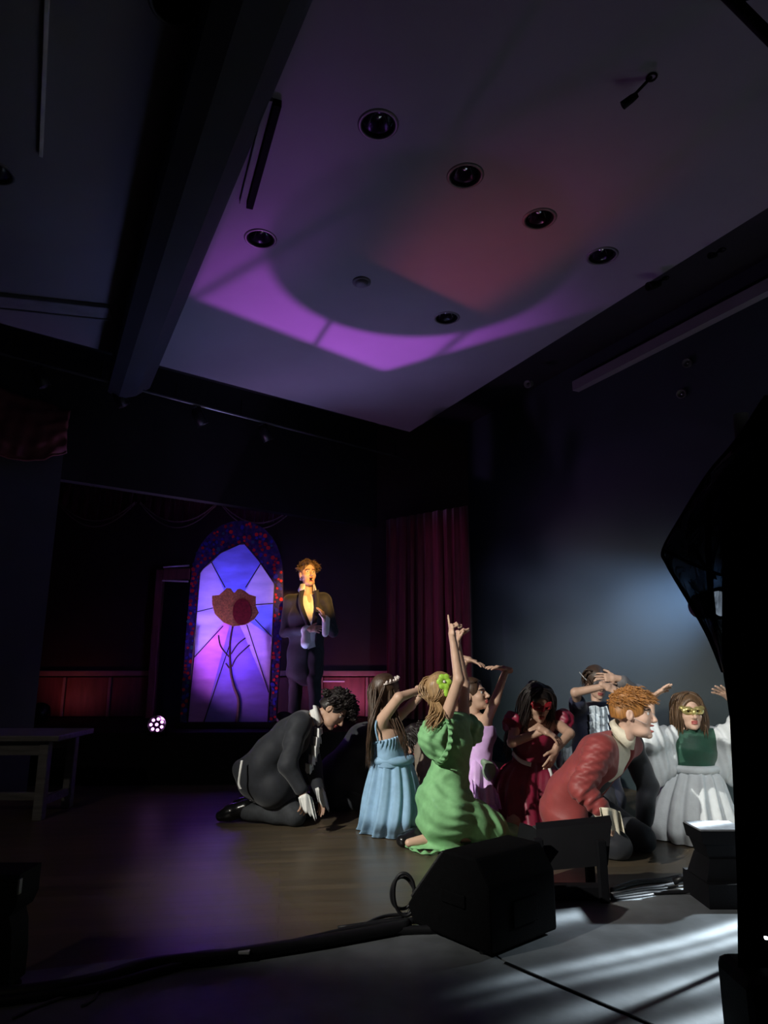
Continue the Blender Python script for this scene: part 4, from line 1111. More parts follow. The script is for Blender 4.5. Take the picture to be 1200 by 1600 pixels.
# ------------------------------------------------------------------ materials for people
def skin_mat(name, c):
    M = mat(name, c, 0.5, 0.06, 14.0, 0.03, 160)
    b = M.node_tree.nodes['Principled BSDF']; b.inputs['Subsurface Weight'].default_value = 0.0
    return M
m_skin = skin_mat('skin_light', (0.56, 0.36, 0.26)); m_skin2 = skin_mat('skin_tan', (0.44, 0.27, 0.19)); m_skin3 = skin_mat('skin_fair', (0.62, 0.40, 0.30))
m_lip = mat('lips', (0.38, 0.09, 0.08), 0.4, 0.1); m_eyew = mat('eye_white', (0.7, 0.68, 0.66), 0.25, 0.02); m_eyed = mat('eye_dark', (0.02, 0.014, 0.012), 0.3, 0.1)
def hair_mat(name, c, var=0.35): return mat(name, c, 0.45, var, 40.0, 0.2, 60, stretch=(3, 3, 0.4))
m_hblack = hair_mat('hair_black', (0.014, 0.010, 0.009)); m_hbrown = hair_mat('hair_brown', (0.060, 0.034, 0.020)); m_hblond = hair_mat('hair_blond', (0.34, 0.21, 0.10)); m_hginger = hair_mat('hair_ginger', (0.33, 0.14, 0.035))
m_suit = mat('black_suit', (0.010, 0.012, 0.018), 0.75, 0.2, 30, 0.12, 250, sheen=0.15); m_trous = mat('charcoal_trousers', (0.030, 0.033, 0.038), 0.8, 0.2, 30, 0.12, 250)
m_shirt = mat('white_shirt', (0.72, 0.72, 0.70), 0.7, 0.05, 20, 0.15, 120); m_shoe = mat('black_shoe', (0.008, 0.008, 0.009), 0.22, 0.2, 20)

J = lambda px, py, Y: np.array(P(px, py, Y))
def lerp(a, b, t): return np.array(a) + (np.array(b) - np.array(a)) * t

def torso_prims(j, infl=0.0, male=False, k=0.05, top=True):
    S = unit(j['shR'] - j['shL']); w = lerp(j['pel'], j['chest'], 0.5) + j.get('bend', np.zeros(3))
    if male: r = (0.105, 0.098, 0.112, 1.42)
    else: r = (0.108, 0.082, 0.094, 1.35)
    L = [(Cap(j['pel'], w, r[0] + infl, r[1] + infl, S, r[3]), '+', 0.0), (Cap(w, j['chest'], r[1] + infl, r[2] + infl, S, r[3]), '+', k)]
    if top:
        sc = lerp(j['shL'], j['shR'], 0.5)
        L.append((Cap(lerp(j['shL'], j['shR'], 0.06), lerp(j['shL'], j['shR'], 0.94), 0.052 + infl, 0.052 + infl), '+', k))
        L.append((Cap(j['chest'], lerp(j['chest'], sc, 0.9), r[2] * 0.95 + infl, 0.06 + infl, S, 1.5), '+', k))
    if not male and top:
        fw = unit(np.cross(unit(j['neck'] - j['pel']), S)) * j.get('fsign', 1.0)
        for s in (-1, 1): L.append((Ell(j['chest'] + S * s * 0.062 + fw * 0.068, (0.055 + infl,) * 3), '+', 0.03))
    return L

def make_body(root, j, hd, skin, male=False, mouth=0.0, legs=True, h=0.009, hands=(), arms=('L', 'R'), hsc=1.0, extra=()):
    """the continuous body: trunk, limbs, neck; the head and hands are sampled finer and welded in as the same mesh"""
    fr = head_frame(*hd); L = torso_prims(j, 0.0, male)
    nb = lerp(j['shL'], j['shR'], 0.5); hb = j['head'] - fr[2] * 0.055 * hsc - fr[1] * 0.018 * hsc
    L.append((Cap(nb, hb, 0.054 if male else 0.046, 0.050 if male else 0.043), '+', 0.035))
    L.append((Ell(j['head'] + fr[2] * 0.0, (0.055, 0.055, 0.055)), '+', 0.02))
    a = 1.12 if male else 0.95
    for s in arms:
        if 'sh' + s in j and 'el' + s in j:
            L.append((Cap(j['sh' + s], j['el' + s], 0.046 * a, 0.037 * a), '+', 0.03)); L.append((Cap(j['el' + s], j['wr' + s], 0.038 * a, 0.025 * a), '+', 0.015))
    if legs:
        for s in 'LR':
            if 'kn' + s not in j: continue
            L.append((Cap(j['hip' + s], j['kn' + s], 0.080, 0.055), '+', 0.04)); L.append((Cap(j['kn' + s], j['an' + s], 0.055, 0.036), '+', 0.02))
            L.append((Cap(j['an' + s], j['toe' + s], 0.036, 0.026), '+', 0.02))
    L += list(extra)
    parts = []
    v, f = sdf(L, h); parts.append((v, f, 0))
    hp = head_prims(j['head'], fr, hsc, mouth, male) + [(Cap(hb - fr[2] * 0.04 - (hb - nb) * 0.2, hb, 0.048 if male else 0.041, 0.048 if male else 0.041), '+', 0.02)]
    v, f = sdf(hp, 0.0042); parts.append((v, f, head_mats(v, f, j['head'], fr, hsc, mouth)))
    for hnd in hands:
        v, f = sdf(hand_prims(**hnd), 0.0036); parts.append((v, f, 0))
    return np_mesh('body', parts, [skin, m_lip, m_eyew, m_eyed], root), fr

def cloth(root, name, prims, h, material, noise=None):
    v, f = sdf(prims, h, noise); return np_mesh(name, [(v, f, 0)], [material], root)

def skirt(root, rings, material, folds=14, amp=0.03, seed=0, n=120, sub=6, name='skirt', jag=0.0, phase=0.0, power=1.3):
    """cloth lofted through rings (centre, radius x, radius y, turn, fold weight), gathers deepening down to the hem"""
    r = np.random.default_rng(seed); C = [np.array(q[0], float) for q in rings]
    m_ = len(rings); T = np.linspace(0, m_ - 1, (m_ - 1) * sub + 1); V, Fc = [], []
    a1, a2, a3 = r.uniform(0, 6.28, 3)
    def itp(vals, t):
        i = min(int(t), m_ - 2); w = t - i
        p0, p1, p2, p3 = vals[max(i - 1, 0)], vals[i], vals[i + 1], vals[min(i + 2, m_ - 1)]
        return 0.5 * (2 * p1 + (p2 - p0) * w + (2 * p0 - 5 * p1 + 4 * p2 - p3) * w * w + (3 * p1 - p0 - 3 * p2 + p3) * w ** 3)
    for t in T:
        c = itp(C, t); rx = itp([q[1] for q in rings], t); ry = itp([q[2] for q in rings], t); rot = itp([q[3] for q in rings], t); fw = itp([q[4] for q in rings], t)
        for k in range(n):
            th = 2 * math.pi * k / n
            g = math.sin(folds * th + a1 + 1.2 * math.sin(2 * th + a2) + 0.25 * t) + 0.5 * math.sin(int(folds * 0.6) * th + a3 + 0.9 * math.sin(3 * th)) + 0.25 * math.sin(int(folds * 2) * th + 0.8 * t)
            e = amp * fw * g
            x, y = (rx + e) * math.cos(th), (ry + e) * math.sin(th)
            z = jag * fw * math.sin(5 * th + a2 + 0.7 * math.sin(3 * th)) if t > m_ - 1.35 else 0.0
            V.append((c[0] + x * math.cos(rot) - y * math.sin(rot), c[1] + x * math.sin(rot) + y * math.cos(rot), max(0.006, c[2] + z)))
    for i in range(len(T) - 1):
        for k in range(n): Fc.append((i * n + k, i * n + (k + 1) % n, (i + 1) * n + (k + 1) % n, (i + 1) * n + k)[::-1])
    return mesh_obj(name, V, Fc, material, root, True)

def frill(root, name, pts, width, material, n_wave=9, amp=0.012, normal=(0, -1, 0), drop=(0, 0, -1), thick=0.003):
    """ruffled strip hanging from a line of points"""
    P_ = smooth_path([Vector(tuple(p)) for p in pts], 14); n = len(P_); V, Fc = [], []; nv = 6
    N_ = Vector(tuple(unit(normal))); D = Vector(tuple(unit(drop)))
    w_ = width if isinstance(width, (list, tuple)) else (width, width)
    for i, p in enumerate(P_):
        t = i / (n - 1); wd = (w_[0] + (w_[1] - w_[0]) * t) * (0.5 + 0.5 * math.sin(math.pi * (0.12 + 0.76 * t))) * (1 + 0.08 * math.sin(23 * t + n_wave))
        for j in range(nv + 1):
            s = j / nv; V.append(p + D * wd * s + N_ * (amp * (0.3 + s) * (math.sin(2 * math.pi * n_wave * t + s + 1.3 * math.sin(7 * t)) + 0.45 * math.sin(17.3 * t * n_wave / 3 + 2 + 2 * s))))
    for i in range(n - 1):
        for j in range(nv): q = i * (nv + 1) + j; Fc.append((q, q + 1, q + nv + 2, q + nv + 1))
    o = mesh_obj(name, V, Fc, material, root, True); o.modifiers.new('t', 'SOLIDIFY').thickness = thick
    return o
def person(label, base, group=None):
    return thing('person', label, 'person', tuple(base), group)
def shoe(root, an, toe, material=None, name='shoe', up=(0, 0, 1), r=0.040, L=0.27):
    an, toe = np.array(an), np.array(toe); d = unit(toe - an)
    pr = [(Cap(an - d * 0.03, an + d * 0.10, r * 1.05, r), '+', 0.0), (Cap(an + d * 0.08, toe + d * 0.05, r * 1.0, r * 0.72, np.cross(d, up), 1.2), '+', 0.03)]
    return cloth(root, name, pr, 0.007, material or m_shoe)

# ------------------------------------------------------------------ the people
FX, FY, FZ = np.array((1., 0, 0)), np.array((0, 1., 0)), np.array((0, 0, 1.))
def collar(root, j, fr, material, r=0.062, hgt=0.05, name='collar', tilt=0.03, open_=0.55, wid=0.045, upv=None):
    """stand-and-fall shirt collar round the neck, open in front"""
    nb = lerp(lerp(j['shL'], j['shR'], 0.5), j['head'], 0.42); up = unit(j['head'] - lerp(j['shL'], j['shR'], 0.5)) if upv is None else unit(upv)
    f = unit(fr[1] - up * (fr[1] @ up)); s = np.cross(f, up); V, Fc = [], []; n = 28
    for i in range(n + 1):
        a = open_ + (2 * math.pi - 2 * open_) * i / n; d = f * math.cos(a) + s * math.sin(a)
        e = abs(math.cos((i / n) * math.pi)) ** 3
        for rr, z in ((r, -0.02), (r * 0.98, hgt * 0.8), (r * 1.06, hgt * 0.92), (r * 1.32 + e * 0.012, hgt * 0.35 - e * wid)):
            V.append(nb + d * rr + up * z)
    for i in range(n):
        for k in range(3): q = i * 4 + k; Fc.append((q, q + 1, q + 5, q + 4))
    o = mesh_obj(name, V, Fc, material, root, True); o.modifiers.new('t', 'SOLIDIFY').thickness = 0.004
    return o
def ribbon(root, name, pts, w, material, up=(0, 0, 1), thick=0.006):
    P_ = smooth_path([Vector(tuple(p)) for p in pts], 6); u = Vector(tuple(unit(up))) * w / 2; V = []
    for p in P_: V += [p + u, p - u]
    Fc = [(2 * i, 2 * i + 1, 2 * i + 3, 2 * i + 2) for i in range(len(P_) - 1)]
    o = mesh_obj(name, V, Fc, material, root, True); o.modifiers.new('t', 'SOLIDIFY').thickness = thick
    return o
def mask(root, c, fr, material, sc=1.0, name='mask'):
    r, f, u = fr; c = np.array(c, float); RM = np.stack([r, f, u])
    def E(x, y, z, a, b, d): return Ell(c + sc * (r * x + f * y + u * z), (a * sc, b * sc, d * sc), RM)
    L = [(E(0.030, 0.080, 0.006, 0.040, 0.022, 0.027), '+', 0.0), (E(-0.030, 0.080, 0.006, 0.040, 0.022, 0.027), '+', 0.01), (E(0, 0.100, -0.006, 0.016, 0.016, 0.022), '+', 0.01),
         (E(0.060, 0.062, 0.022, 0.020, 0.020, 0.016), '+', 0.01), (E(-0.060, 0.062, 0.022, 0.020, 0.020, 0.016), '+', 0.01)]
    for s in (-1, 1): L.append((E(s * 0.029, 0.105, 0.003, 0.015, 0.03, 0.008), '-', 0.003))
    v, fc = sdf(L, 0.004); return np_mesh(name, [(v, fc, 0)], [material], root)
def hairpiece(root, parts, material, name='hair'):
    """cap (verts, quads) and strands (verts, faces) as one hair object"""
    V, Fc = [], []
    for v, f in parts:
        o = len(V); V += [tuple(p) for p in v]; Fc += [tuple(int(i) + o for i in q) for q in f]
    return mesh_obj(name, V, Fc, material, root, True)
def hp(j, fr, x, y, z): return j['head'] + fr[0] * x + fr[1] * y + fr[2] * z
def short_hair(root, j, fr, material, sc, seed, curl=0.012, n=46, fringe=0.06, length=0.07, front=0.05, back=-0.05, r0=0.010, bulge=0.020):
    """cropped or tousled hair: skull cap plus short locks combed forward"""
    cap = hair_cap(j['head'], fr, sc, fringe, back, 0.010, waves(0.004, 60, seed))
    r = np.random.default_rng(seed); G = []
    for i in range(n):
        a = r.uniform(0, 2 * math.pi); e = r.uniform(0.15, 1.45); d = np.array((math.sin(a) * math.cos(e), math.cos(a) * math.cos(e), math.sin(e)))
        if d[1] > 0.45 and d[2] < 0.35: continue
        p = np.array((0, -0.016, 0.03)) + d * np.array((0.078, 0.099, 0.092)); q = p + np.array((d[0] * 0.4, 0.6 + 0.2 * d[1], -0.25)) * length * r.uniform(0.6, 1.1) * np.array((1, front / 0.05, 1)) + d * 0.9 * bulge
        mdl = (p + q) / 2 + d * bulge
        G.append([hp(j, fr, *(p * sc)), hp(j, fr, *(mdl * sc)), hp(j, fr, *(q * sc))])
    return hairpiece(root, [cap, strands(G, r0 * sc * 0.42, seed, 14, 0.010, curl)], material)
def trousers(root, j, material, infl=0.016, shank=True, seed=3, amp=0.004):
    L = [(Cap(j['hipL'], j['hipR'], 0.095 + infl, 0.095 + infl), '+', 0.0)]
    for s in 'LR':
        L.append((Cap(j['hip' + s], j['kn' + s], 0.084 + infl, 0.060 + infl), '+', 0.03))
        if shank: L.append((Cap(j['kn' + s], lerp(j['kn' + s], j['an' + s], 0.95), 0.060 + infl, 0.045 + infl), '+', 0.02))
    L.append((Half((0, 0, 0.004), (0, 0, -1)), '&', 0)) if min(j['knL'][2], j['anL'][2]) < 0.2 else None
    return cloth(root, 'trousers', L, 0.009, material, waves(amp, 45, seed))
def opening(a, b, ra, rb, front, asp=3.0): return (Cap(a, b, ra, rb, front, asp), '-', 0.008)
def cuff(root, pts, r0, r1, material, flat=(0, 1, 0), asp=0.55, seed=1, name='cuff'):
    return cloth(root, name, [(Cap(pts[0], pts[1], r0, r1, flat, asp), '+', 0.0)], 0.006, material, waves(0.004, 70, seed))

# ---- 1  the singer standing on the stage
j = dict(head=J(481, 897, 7.5), neck=J(481, 926, 7.5), chest=J(481, 962, 7.5), pel=J(477, 1020, 7.52), shL=J(452, 940, 7.55), shR=J(509, 938, 7.45),
         elL=J(445, 988, 7.55), wrL=J(482, 984, 7.28), elR=J(520, 987, 7.42), wrR=J(507, 968, 7.22), hipL=J(467, 1024, 7.55), hipR=J(489, 1024, 7.48))
j['knL'] = np.array((j['hipL'][0] - 0.02, 7.52, 1.02)); j['knR'] = np.array((j['hipR'][0] + 0.02, 7.44, 1.02))
j['anL'] = np.array((j['hipL'][0] - 0.04, 7.58, SZ + 0.085)); j['anR'] = np.array((j['hipR'][0] + 0.04, 7.5, SZ + 0.085))
j['toeL'] = j['anL'] + np.array((-0.03, -0.16, -0.05)); j['toeR'] = j['anR'] + np.array((0.05, -0.16, -0.05))
r_ = person('man in a dark suit with white cuffs singing beside the arched panel', (j['pel'][0], 7.52, SZ))
hL = dict(w=j['wrL'], D=(0.75, -0.25, 0.10), N=(0.2, 0.9, -0.4), side=1, curl=(0.35, 0.4, 0.45, 0.5)); hR = dict(w=j['wrR'], D=(-0.25, -0.2, 0.95), N=(-0.9, 0.2, -0.1), side=1, curl=(0.35, 0.4, 0.5, 0.6))
b_, fr = make_body(r_, j, ((0.42, -0.9, 0.14),), m_skin, True, 1.0, hands=(hL, hR), hsc=1.14)
short_hair(r_, j, fr, hair_mat('hair_streaked', (0.13, 0.085, 0.05), 0.6), 1.14, 11, 0.006, 90, 0.075, 0.075, 0.06, -0.05, 0.008, 0.010)
fw = unit((0.15, -0.98, 0))
cloth(r_, 'shirt', torso_prims(j, 0.014, True) + [opening(J(482, 925, 7.36), J(485, 950, 7.36), 0.042, 0.012, fw)], 0.009, m_shirt, waves(0.003, 50, 2))
collar(r_, j, fr, m_shirt, 0.074, 0.06, open_=0.7, wid=0.075)
jk = torso_prims(j, 0.032, True) + [(Cap(j['pel'], j['pel'] - FZ * 0.20, 0.135, 0.15, (1, 0, 0), 1.35), '+', 0.05)]
for s in 'LR': jk += [(Cap(j['sh' + s], j['el' + s], 0.064, 0.056), '+', 0.03), (Cap(j['el' + s], lerp(j['el' + s], j['wr' + s], 0.8), 0.055, 0.046), '+', 0.02)]
jk += [opening(J(482, 915, 7.32), J(486, 985, 7.32), 0.072, 0.062, fw, 3.2), opening(J(486, 985, 7.32), J(489, 1050, 7.32), 0.048, 0.06, fw, 2.6)]
cloth(r_, 'jacket', jk, 0.009, m_suit, waves(0.004, 35, 5))
for sg, x0, x1 in ((-1, 472, 482), (1, 494, 490)):
    ribbon(r_, 'lapel', [J(x0, 922, 7.34), J(x0 + sg * 2, 945, 7.32), J(x1, 978, 7.31)], 0.055, m_suit, (1, 0, 0.3))
cuff(r_, (j['wrL'] + FX * -0.03, J(478, 1006, 7.26)), 0.045, 0.052, m_shirt, seed=4); cuff(r_, (j['wrR'] + np.array((0.02, 0, 0)), J(508, 990, 7.22)), 0.042, 0.036, m_shirt, seed=5)
trousers(r_, j, m_suit); shoe(r_, j['anL'] - FZ * 0.035, j['toeL']); shoe(r_, j['anR'] - FZ * 0.035, j['toeR'])

# ---- 2  man bowed on his knees
Y0 = 5.5
j = dict(head=J(521, 1108, Y0), neck=J(492, 1118, Y0), chest=J(456, 1150, Y0), pel=J(405, 1216, Y0 + 0.05), shL=J(468, 1132, 5.32), shR=J(476, 1128, 5.68),
         elL=J(449, 1196, 5.20), wrL=J(474, 1240, 5.20), elR=J(490, 1196, 5.72), wrR=J(500, 1242, 5.66), hipL=J(412, 1226, 5.52), hipR=J(414, 1222, 5.66), fsign=1.0)
j['knL'] = np.array(Pz(462, 1274, 0.075)); j['knR'] = j['knL'] + np.array((0.04, 0.26, 0)); j['anL'] = np.array(Pz(382, 1268, 0.075)); j['anR'] = j['anL'] + np.array((0.02, 0.24, 0))
j['toeL'] = j['anL'] + np.array((-0.15, 0.0, -0.03)); j['toeR'] = j['anR'] + np.array((-0.15, 0, -0.03)); j['bend'] = np.array((-0.03, 0, 0.03))
r_ = person('man in a black tailcoat kneeling with head bowed and white jabot', (j['pel'][0], Y0, 0))
hL = dict(w=j['wrL'], D=(0.15, -0.05, -0.95), N=(-0.6, 0.6, 0), side=1, curl=(0.3, 0.35, 0.4, 0.45)); hR = dict(w=j['wrR'], D=(0.2, 0, -0.95), N=(-0.6, -0.6, 0), side=-1, curl=(0.3,) * 4)
b_, fr = make_body(r_, j, ((0.70, -0.18, -0.70), (0.72, 0, 0.68)), m_skin2, True, 0.0, hands=(hL, hR), hsc=1.10)
short_hair(r_, j, fr, m_hblack, 1.12, 21, 0.03, 80, 0.065, 0.075, 0.05, -0.04, 0.011)
cloth(r_, 'shirt', torso_prims(j, 0.012, True), 0.010, m_shirt)
collar(r_, j, fr, m_shirt, 0.066, 0.05, open_=0.6, wid=0.02)
jk = torso_prims(j, 0.030, True) + [(Cap(j['pel'], J(430, 1228, Y0), 0.155, 0.17, (0, 1, 0), 1.3), '+', 0.05), (Cap(J(412, 1190, Y0), J(378, 1200, Y0 + 0.05), 0.13, 0.075, (0, 1, 0), 1.5), '+', 0.06)]
for s in 'LR': jk += [(Cap(j['sh' + s], j['el' + s], 0.085, 0.070), '+', 0.04), (Cap(j['el' + s], lerp(j['el' + s], j['wr' + s], 0.8), 0.066, 0.052), '+', 0.02)]
jk += [(Cap(J(505, 1135, Y0), J(486, 1225, Y0 - 0.02), 0.05, 0.075, (0, 1, 0), 1.5), '-', 0.02), (Cap(J(478, 1190, 5.46), J(468, 1235, 5.46), 0.03, 0.05), '-', 0.02)]
fl1 = folds_along(j['shL'], j['elL'], 0.006, 42, 1.0); fl2 = waves(0.005, 22, 6)
cloth(r_, 'tailcoat', jk, 0.009, m_suit, lambda p: fl1(p) + fl2(p))
ribbon(r_, 'shirt_tail', [J(378, 1188, 5.30), J(375, 1206, 5.27), J(373, 1224, 5.27), J(376, 1233, 5.27)], 0.016, m_shirt, (1, 0, 0.1))
for k_, (x, y, w) in enumerate(((498, 1138, 0.075), (496, 1152, 0.085), (493, 1166, 0.09), (489, 1180, 0.085), (484, 1194, 0.075))):
    frill(r_, 'jabot', [J(x - 7, y - 2, 5.40), J(x, y, 5.33), J(x + 5, y - 1, 5.42)], (w, w * 0.8), m_shirt, 2 + k_ % 2, 0.014, (0.4, -0.9, 0), (0.02, 0.0, -0.95))
frill(r_, 'cuff', [J(466, 1246, 5.14), J(478, 1240, 5.10), J(487, 1246, 5.14)], (0.10, 0.20), m_shirt, 3, 0.014, (0.2, -1, 0), (0.25, 0, -0.95))
frill(r_, 'cuff', [J(492, 1232, 5.60), J(503, 1230, 5.58), J(508, 1238, 5.60)], (0.14, 0.18), m_shirt, 2, 0.010, (0.2, -1, 0), (0.25, 0, -0.95))
trousers(r_, j, m_trous); 
for s in 'LR': shoe(r_, j['an' + s] + np.array((-0.02, 0, 0.02)), j['an' + s] + np.array((-0.13, 0, -0.015)), None, 'shoe', r=0.055)

# ---- 3  dark figure crouched behind
Y0 = 6.1
j = dict(head=J(618, 1170, Y0), neck=J(604, 1160, Y0), chest=J(572, 1160, Y0), pel=J(528, 1212, Y0), shL=J(590, 1152, 5.92), shR=J(592, 1150, 6.28), elL=J(592, 1205, 5.85), wrL=J(616, 1240, 5.85), elR=J(600, 1205, 6.3), wrR=J(622, 1240, 6.3), hipL=J(530, 1218, 6.0), hipR=J(530, 1218, 6.22))
for s, yy in (('L', 5.98), ('R', 6.25)):
    j['kn' + s] = np.array((P(575, 1240, yy).x, yy, 0.07)); j['an' + s] = np.array((P(505, 1240, yy).x, yy, 0.06)); j['toe' + s] = j['an' + s] + np.array((-0.14, 0, -0.02))
r_ = person('figure in black crouched low between the bowed man and the blue dress', (j['pel'][0], Y0, 0))
hh = [dict(w=j['wr' + s], D=(0.5, -0.1, -0.8), N=(0, 0, -1), side=sd_, curl=(0.2,) * 4) for s, sd_ in (('L', 1), ('R', -1))]
b_, fr = make_body(r_, j, ((0.7, -0.1, -0.7), (0.7, 0, 0.7)), m_skin2, True, 0.0, hands=hh)
short_hair(r_, j, fr, m_hblack, 1.05, 31, 0.02, 40)
jk = torso_prims(j, 0.055, True) + [(Cap(j['pel'], J(508, 1232, Y0), 0.17, 0.13, (0, 1, 0), 1.3), '+', 0.06), (Cap(j['pel'], J(575, 1225, Y0), 0.16, 0.15, (0, 1, 0), 1.3), '+', 0.06)]
for s in 'LR': jk += [(Cap(j['sh' + s], j['el' + s], 0.085, 0.070), '+', 0.04), (Cap(j['el' + s], lerp(j['el' + s], j['wr' + s], 0.85), 0.066, 0.052), '+', 0.02)]
jk.append((Half((0, 0, 0.05), (0, 0, -1)), '&', 0))
cloth(r_, 'coat', jk, 0.012, m_suit, waves(0.007, 20, 8)); trousers(r_, j, m_suit)
for s in 'LR': shoe(r_, j['an' + s], j['an' + s] + np.array((-0.12, 0, 0)))

# ---- 4  person in beige bowed behind the green dress
Y0 = 5.85
j = dict(head=J(652, 1156, Y0), neck=J(662, 1162, Y0), chest=J(684, 1185, Y0), pel=J(700, 1238, Y0 + 0.1), shL=J(664, 1172, 5.72), shR=J(686, 1166, 6.05), elL=J(660, 1210, 5.66), wrL=J(642, 1240, 5.66), elR=J(690, 1210, 6.1), wrR=J(680, 1240, 6.1), hipL=J(696, 1242, 5.9), hipR=J(704, 1242, 6.1))
for s, yy in (('L', 5.85), ('R', 6.1)):
    j['kn' + s] = np.array((P(665, 1250, yy).x, yy, 0.07)); j['an' + s] = np.array((P(725, 1250, yy).x, yy, 0.06)); j['toe' + s] = j['an' + s] + np.array((0.14, 0, -0.02))
r_ = person('person with dark curly hair and beige blouse bowed between blue and green dresses', (j['pel'][0], Y0, 0))
hh = [dict(w=j['wr' + s], D=(-0.5, -0.1, -0.8), N=(0, 0, -1), side=sd_, curl=(0.2,) * 4) for s, sd_ in (('L', -1), ('R', 1))]
b_, fr = make_body(r_, j, ((-0.75, -0.3, -0.6), (-0.5, 0, 0.8)), m_skin2, False, 0.0, hands=hh)
G = [[hp(j, fr, x, y, 0.10), hp(j, fr, x * 1.3, y * 1.3 - 0.01, 0.03), hp(j, fr, x * 1.5, y * 1.4, -0.07), hp(j, fr, x * 1.3, y * 1.5, -0.15)] for x, y in ((-0.07, 0), (0.07, 0), (-0.06, -0.06), (0.06, -0.06), (0, -0.09), (-0.05, 0.05), (0.05, 0.05))]
hairpiece(r_, [hair_cap(j['head'], fr, 1.0, 0.06, -0.09, 0.016, waves(0.007, 70, 4)), strands(G, 0.0055, 41, 20, 0.02, 0.03)], m_hblack)
m_beige = mat('beige_blouse', (0.21, 0.17, 0.13), 0.8, 0.15, 20, 0.15, 120)
jk = torso_prims(j, 0.03, False)
for s in 'LR': jk += [(Cap(j['sh' + s], j['el' + s], 0.075, 0.07), '+', 0.04), (Cap(j['el' + s], lerp(j['el' + s], j['wr' + s], 0.85), 0.07, 0.055), '+', 0.02)]
cloth(r_, 'blouse', jk, 0.010, m_beige, waves(0.006, 30, 9)); trousers(r_, j, m_trous)

# ---- 5  girl in the blue dress
Y0 = 5.15
j = dict(head=J(604, 1081, Y0 + 0.03), neck=J(600, 1112, Y0), chest=J(608, 1150, Y0), pel=J(612, 1218, Y0), shL=J(592, 1131, 5.03), shR=J(613, 1128, 5.33), elL=J(623, 1090, 4.93), wrL=J(659, 1077, 5.06), elR=J(642, 1102, 5.33), wrR=J(662, 1082, 5.28), hipL=J(608, 1224, 5.12), hipR=J(616, 1224, 5.22))
for s, dy in (('L', -0.06), ('R', 0.08)):
    j['kn' + s] = np.array(Pz(618, 1296, 0.065)) + np.array((0.03, dy + 0.14, 0)); j['an' + s] = j['kn' + s] + np.array((-0.14, -0.02, 0.10)); j['toe' + s] = j['an' + s] + np.array((-0.02, 0.0, -0.08))
r_ = person('girl in a light blue dress and tiara kneeling with arms raised', (j['pel'][0], Y0, 0))
hL = dict(w=j['wrL'], D=(0.8, 0.3, -0.10), N=(0, 0.6, -0.7), side=-1, curl=(0.3, 0.35, 0.4, 0.45)); hR = dict(w=j['wrR'], D=(0.8, 0.1, 0.3), N=(0, -0.3, -0.9), side=1, curl=(0.3,) * 4)
b_, fr = make_body(r_, j, ((0.86, 0.48, 0.04),), m_skin, False, 0.0, hands=(hL, hR), hsc=1.03)
m_blue = mat('blue_cotton', (0.25, 0.42, 0.60), 0.75, 0.08, 25, 0.12, 180)
nt_ = unit((0.10, 0.05, 0.99))
bd = torso_prims(j, 0.014, False) + [(Half(J(606, 1150, Y0), unit((-0.22, -0.05, 1.0))), '&', 0), (Half(J(612, 1196, Y0), (0, 0, -1)), '&', 0)]
gath = lambda p: 0.004 * np.sin(p[:, 0] * 230 + p[:, 1] * 160) * np.clip((p[:, 2] - J(0, 1172, Y0)[2]) / 0.05, 0, 1)
bo_ = cloth(r_, 'bodice', bd, 0.006, m_blue, gath)
ribbon(r_, 'strap', [J(591, 1158, 4.985), J(587, 1140, 4.975), J(588, 1128, 4.985), J(594, 1122, 5.03)], 0.014, m_blue, (1, 0.2, 0))
ring = []
for a in np.linspace(0, 2 * math.pi, 30, endpoint=False): ring.append(J(611, 1186, Y0) + np.array((0.140 * math.cos(a), 0.118 * math.sin(a), 0)))
mesh_obj('waistband', *tube_data(ring, 0.032, 8, closed=True, flat=1.0), m_blue, r_, True)
skirt(r_, [(J(611, 1184, Y0), 0.125, 0.105, 0.5, 0.2), (J(612, 1200, Y0), 0.155, 0.135, 0.5, 0.5), (J(612, 1240, Y0), 0.185, 0.20, 0.4, 0.85), (J(611, 1275, Y0), 0.195, 0.24, 0.3, 1.0), (np.array(Pz(609, 1298, 0.035)) + FY * 0.12, 0.20, 0.25, 0.3, 1.1), (np.array(Pz(610, 1303, 0.006)) + FY * 0.12, 0.215, 0.26, 0.3, 1.2)], m_blue, 13, 0.017, 3, 160)
G = [[hp(j, fr, x, y, 0.08), hp(j, fr, x * 1.25, y - 0.03, 0.0), J(584 + dx, 1120, 5.04 + dz), J(580 + dx, 1160, 5.05 + dz), J(579 + dx * 0.6, 1196, 5.06 + dz)] for x, y, dx, dz in ((0.03, -0.085, 0, 0), (-0.03, -0.085, 3, 0.10), (0.065, -0.05, -2, -0.04), (-0.06, -0.05, 2, 0.14), (0, -0.10, -3, 0.05))]
G += [[hp(j, fr, 0.07, 0.0, 0.04), hp(j, fr, 0.085, 0.02, -0.05), J(617, 1120, 5.02), J(630, 1150, 4.99), J(637, 1182, 5.0)], [hp(j, fr, 0.075, -0.01, 0.02), J(612, 1112, 5.02), J(624, 1140, 5.0), J(632, 1170, 5.0)]]
hairpiece(r_, [hair_cap(j['head'], fr, 1.03, 0.045, -0.10, 0.012, waves(0.003, 60, 5)), strands(G, 0.0050, 51, 23, 0.012, 0.010)], m_hbrown)
tr = []
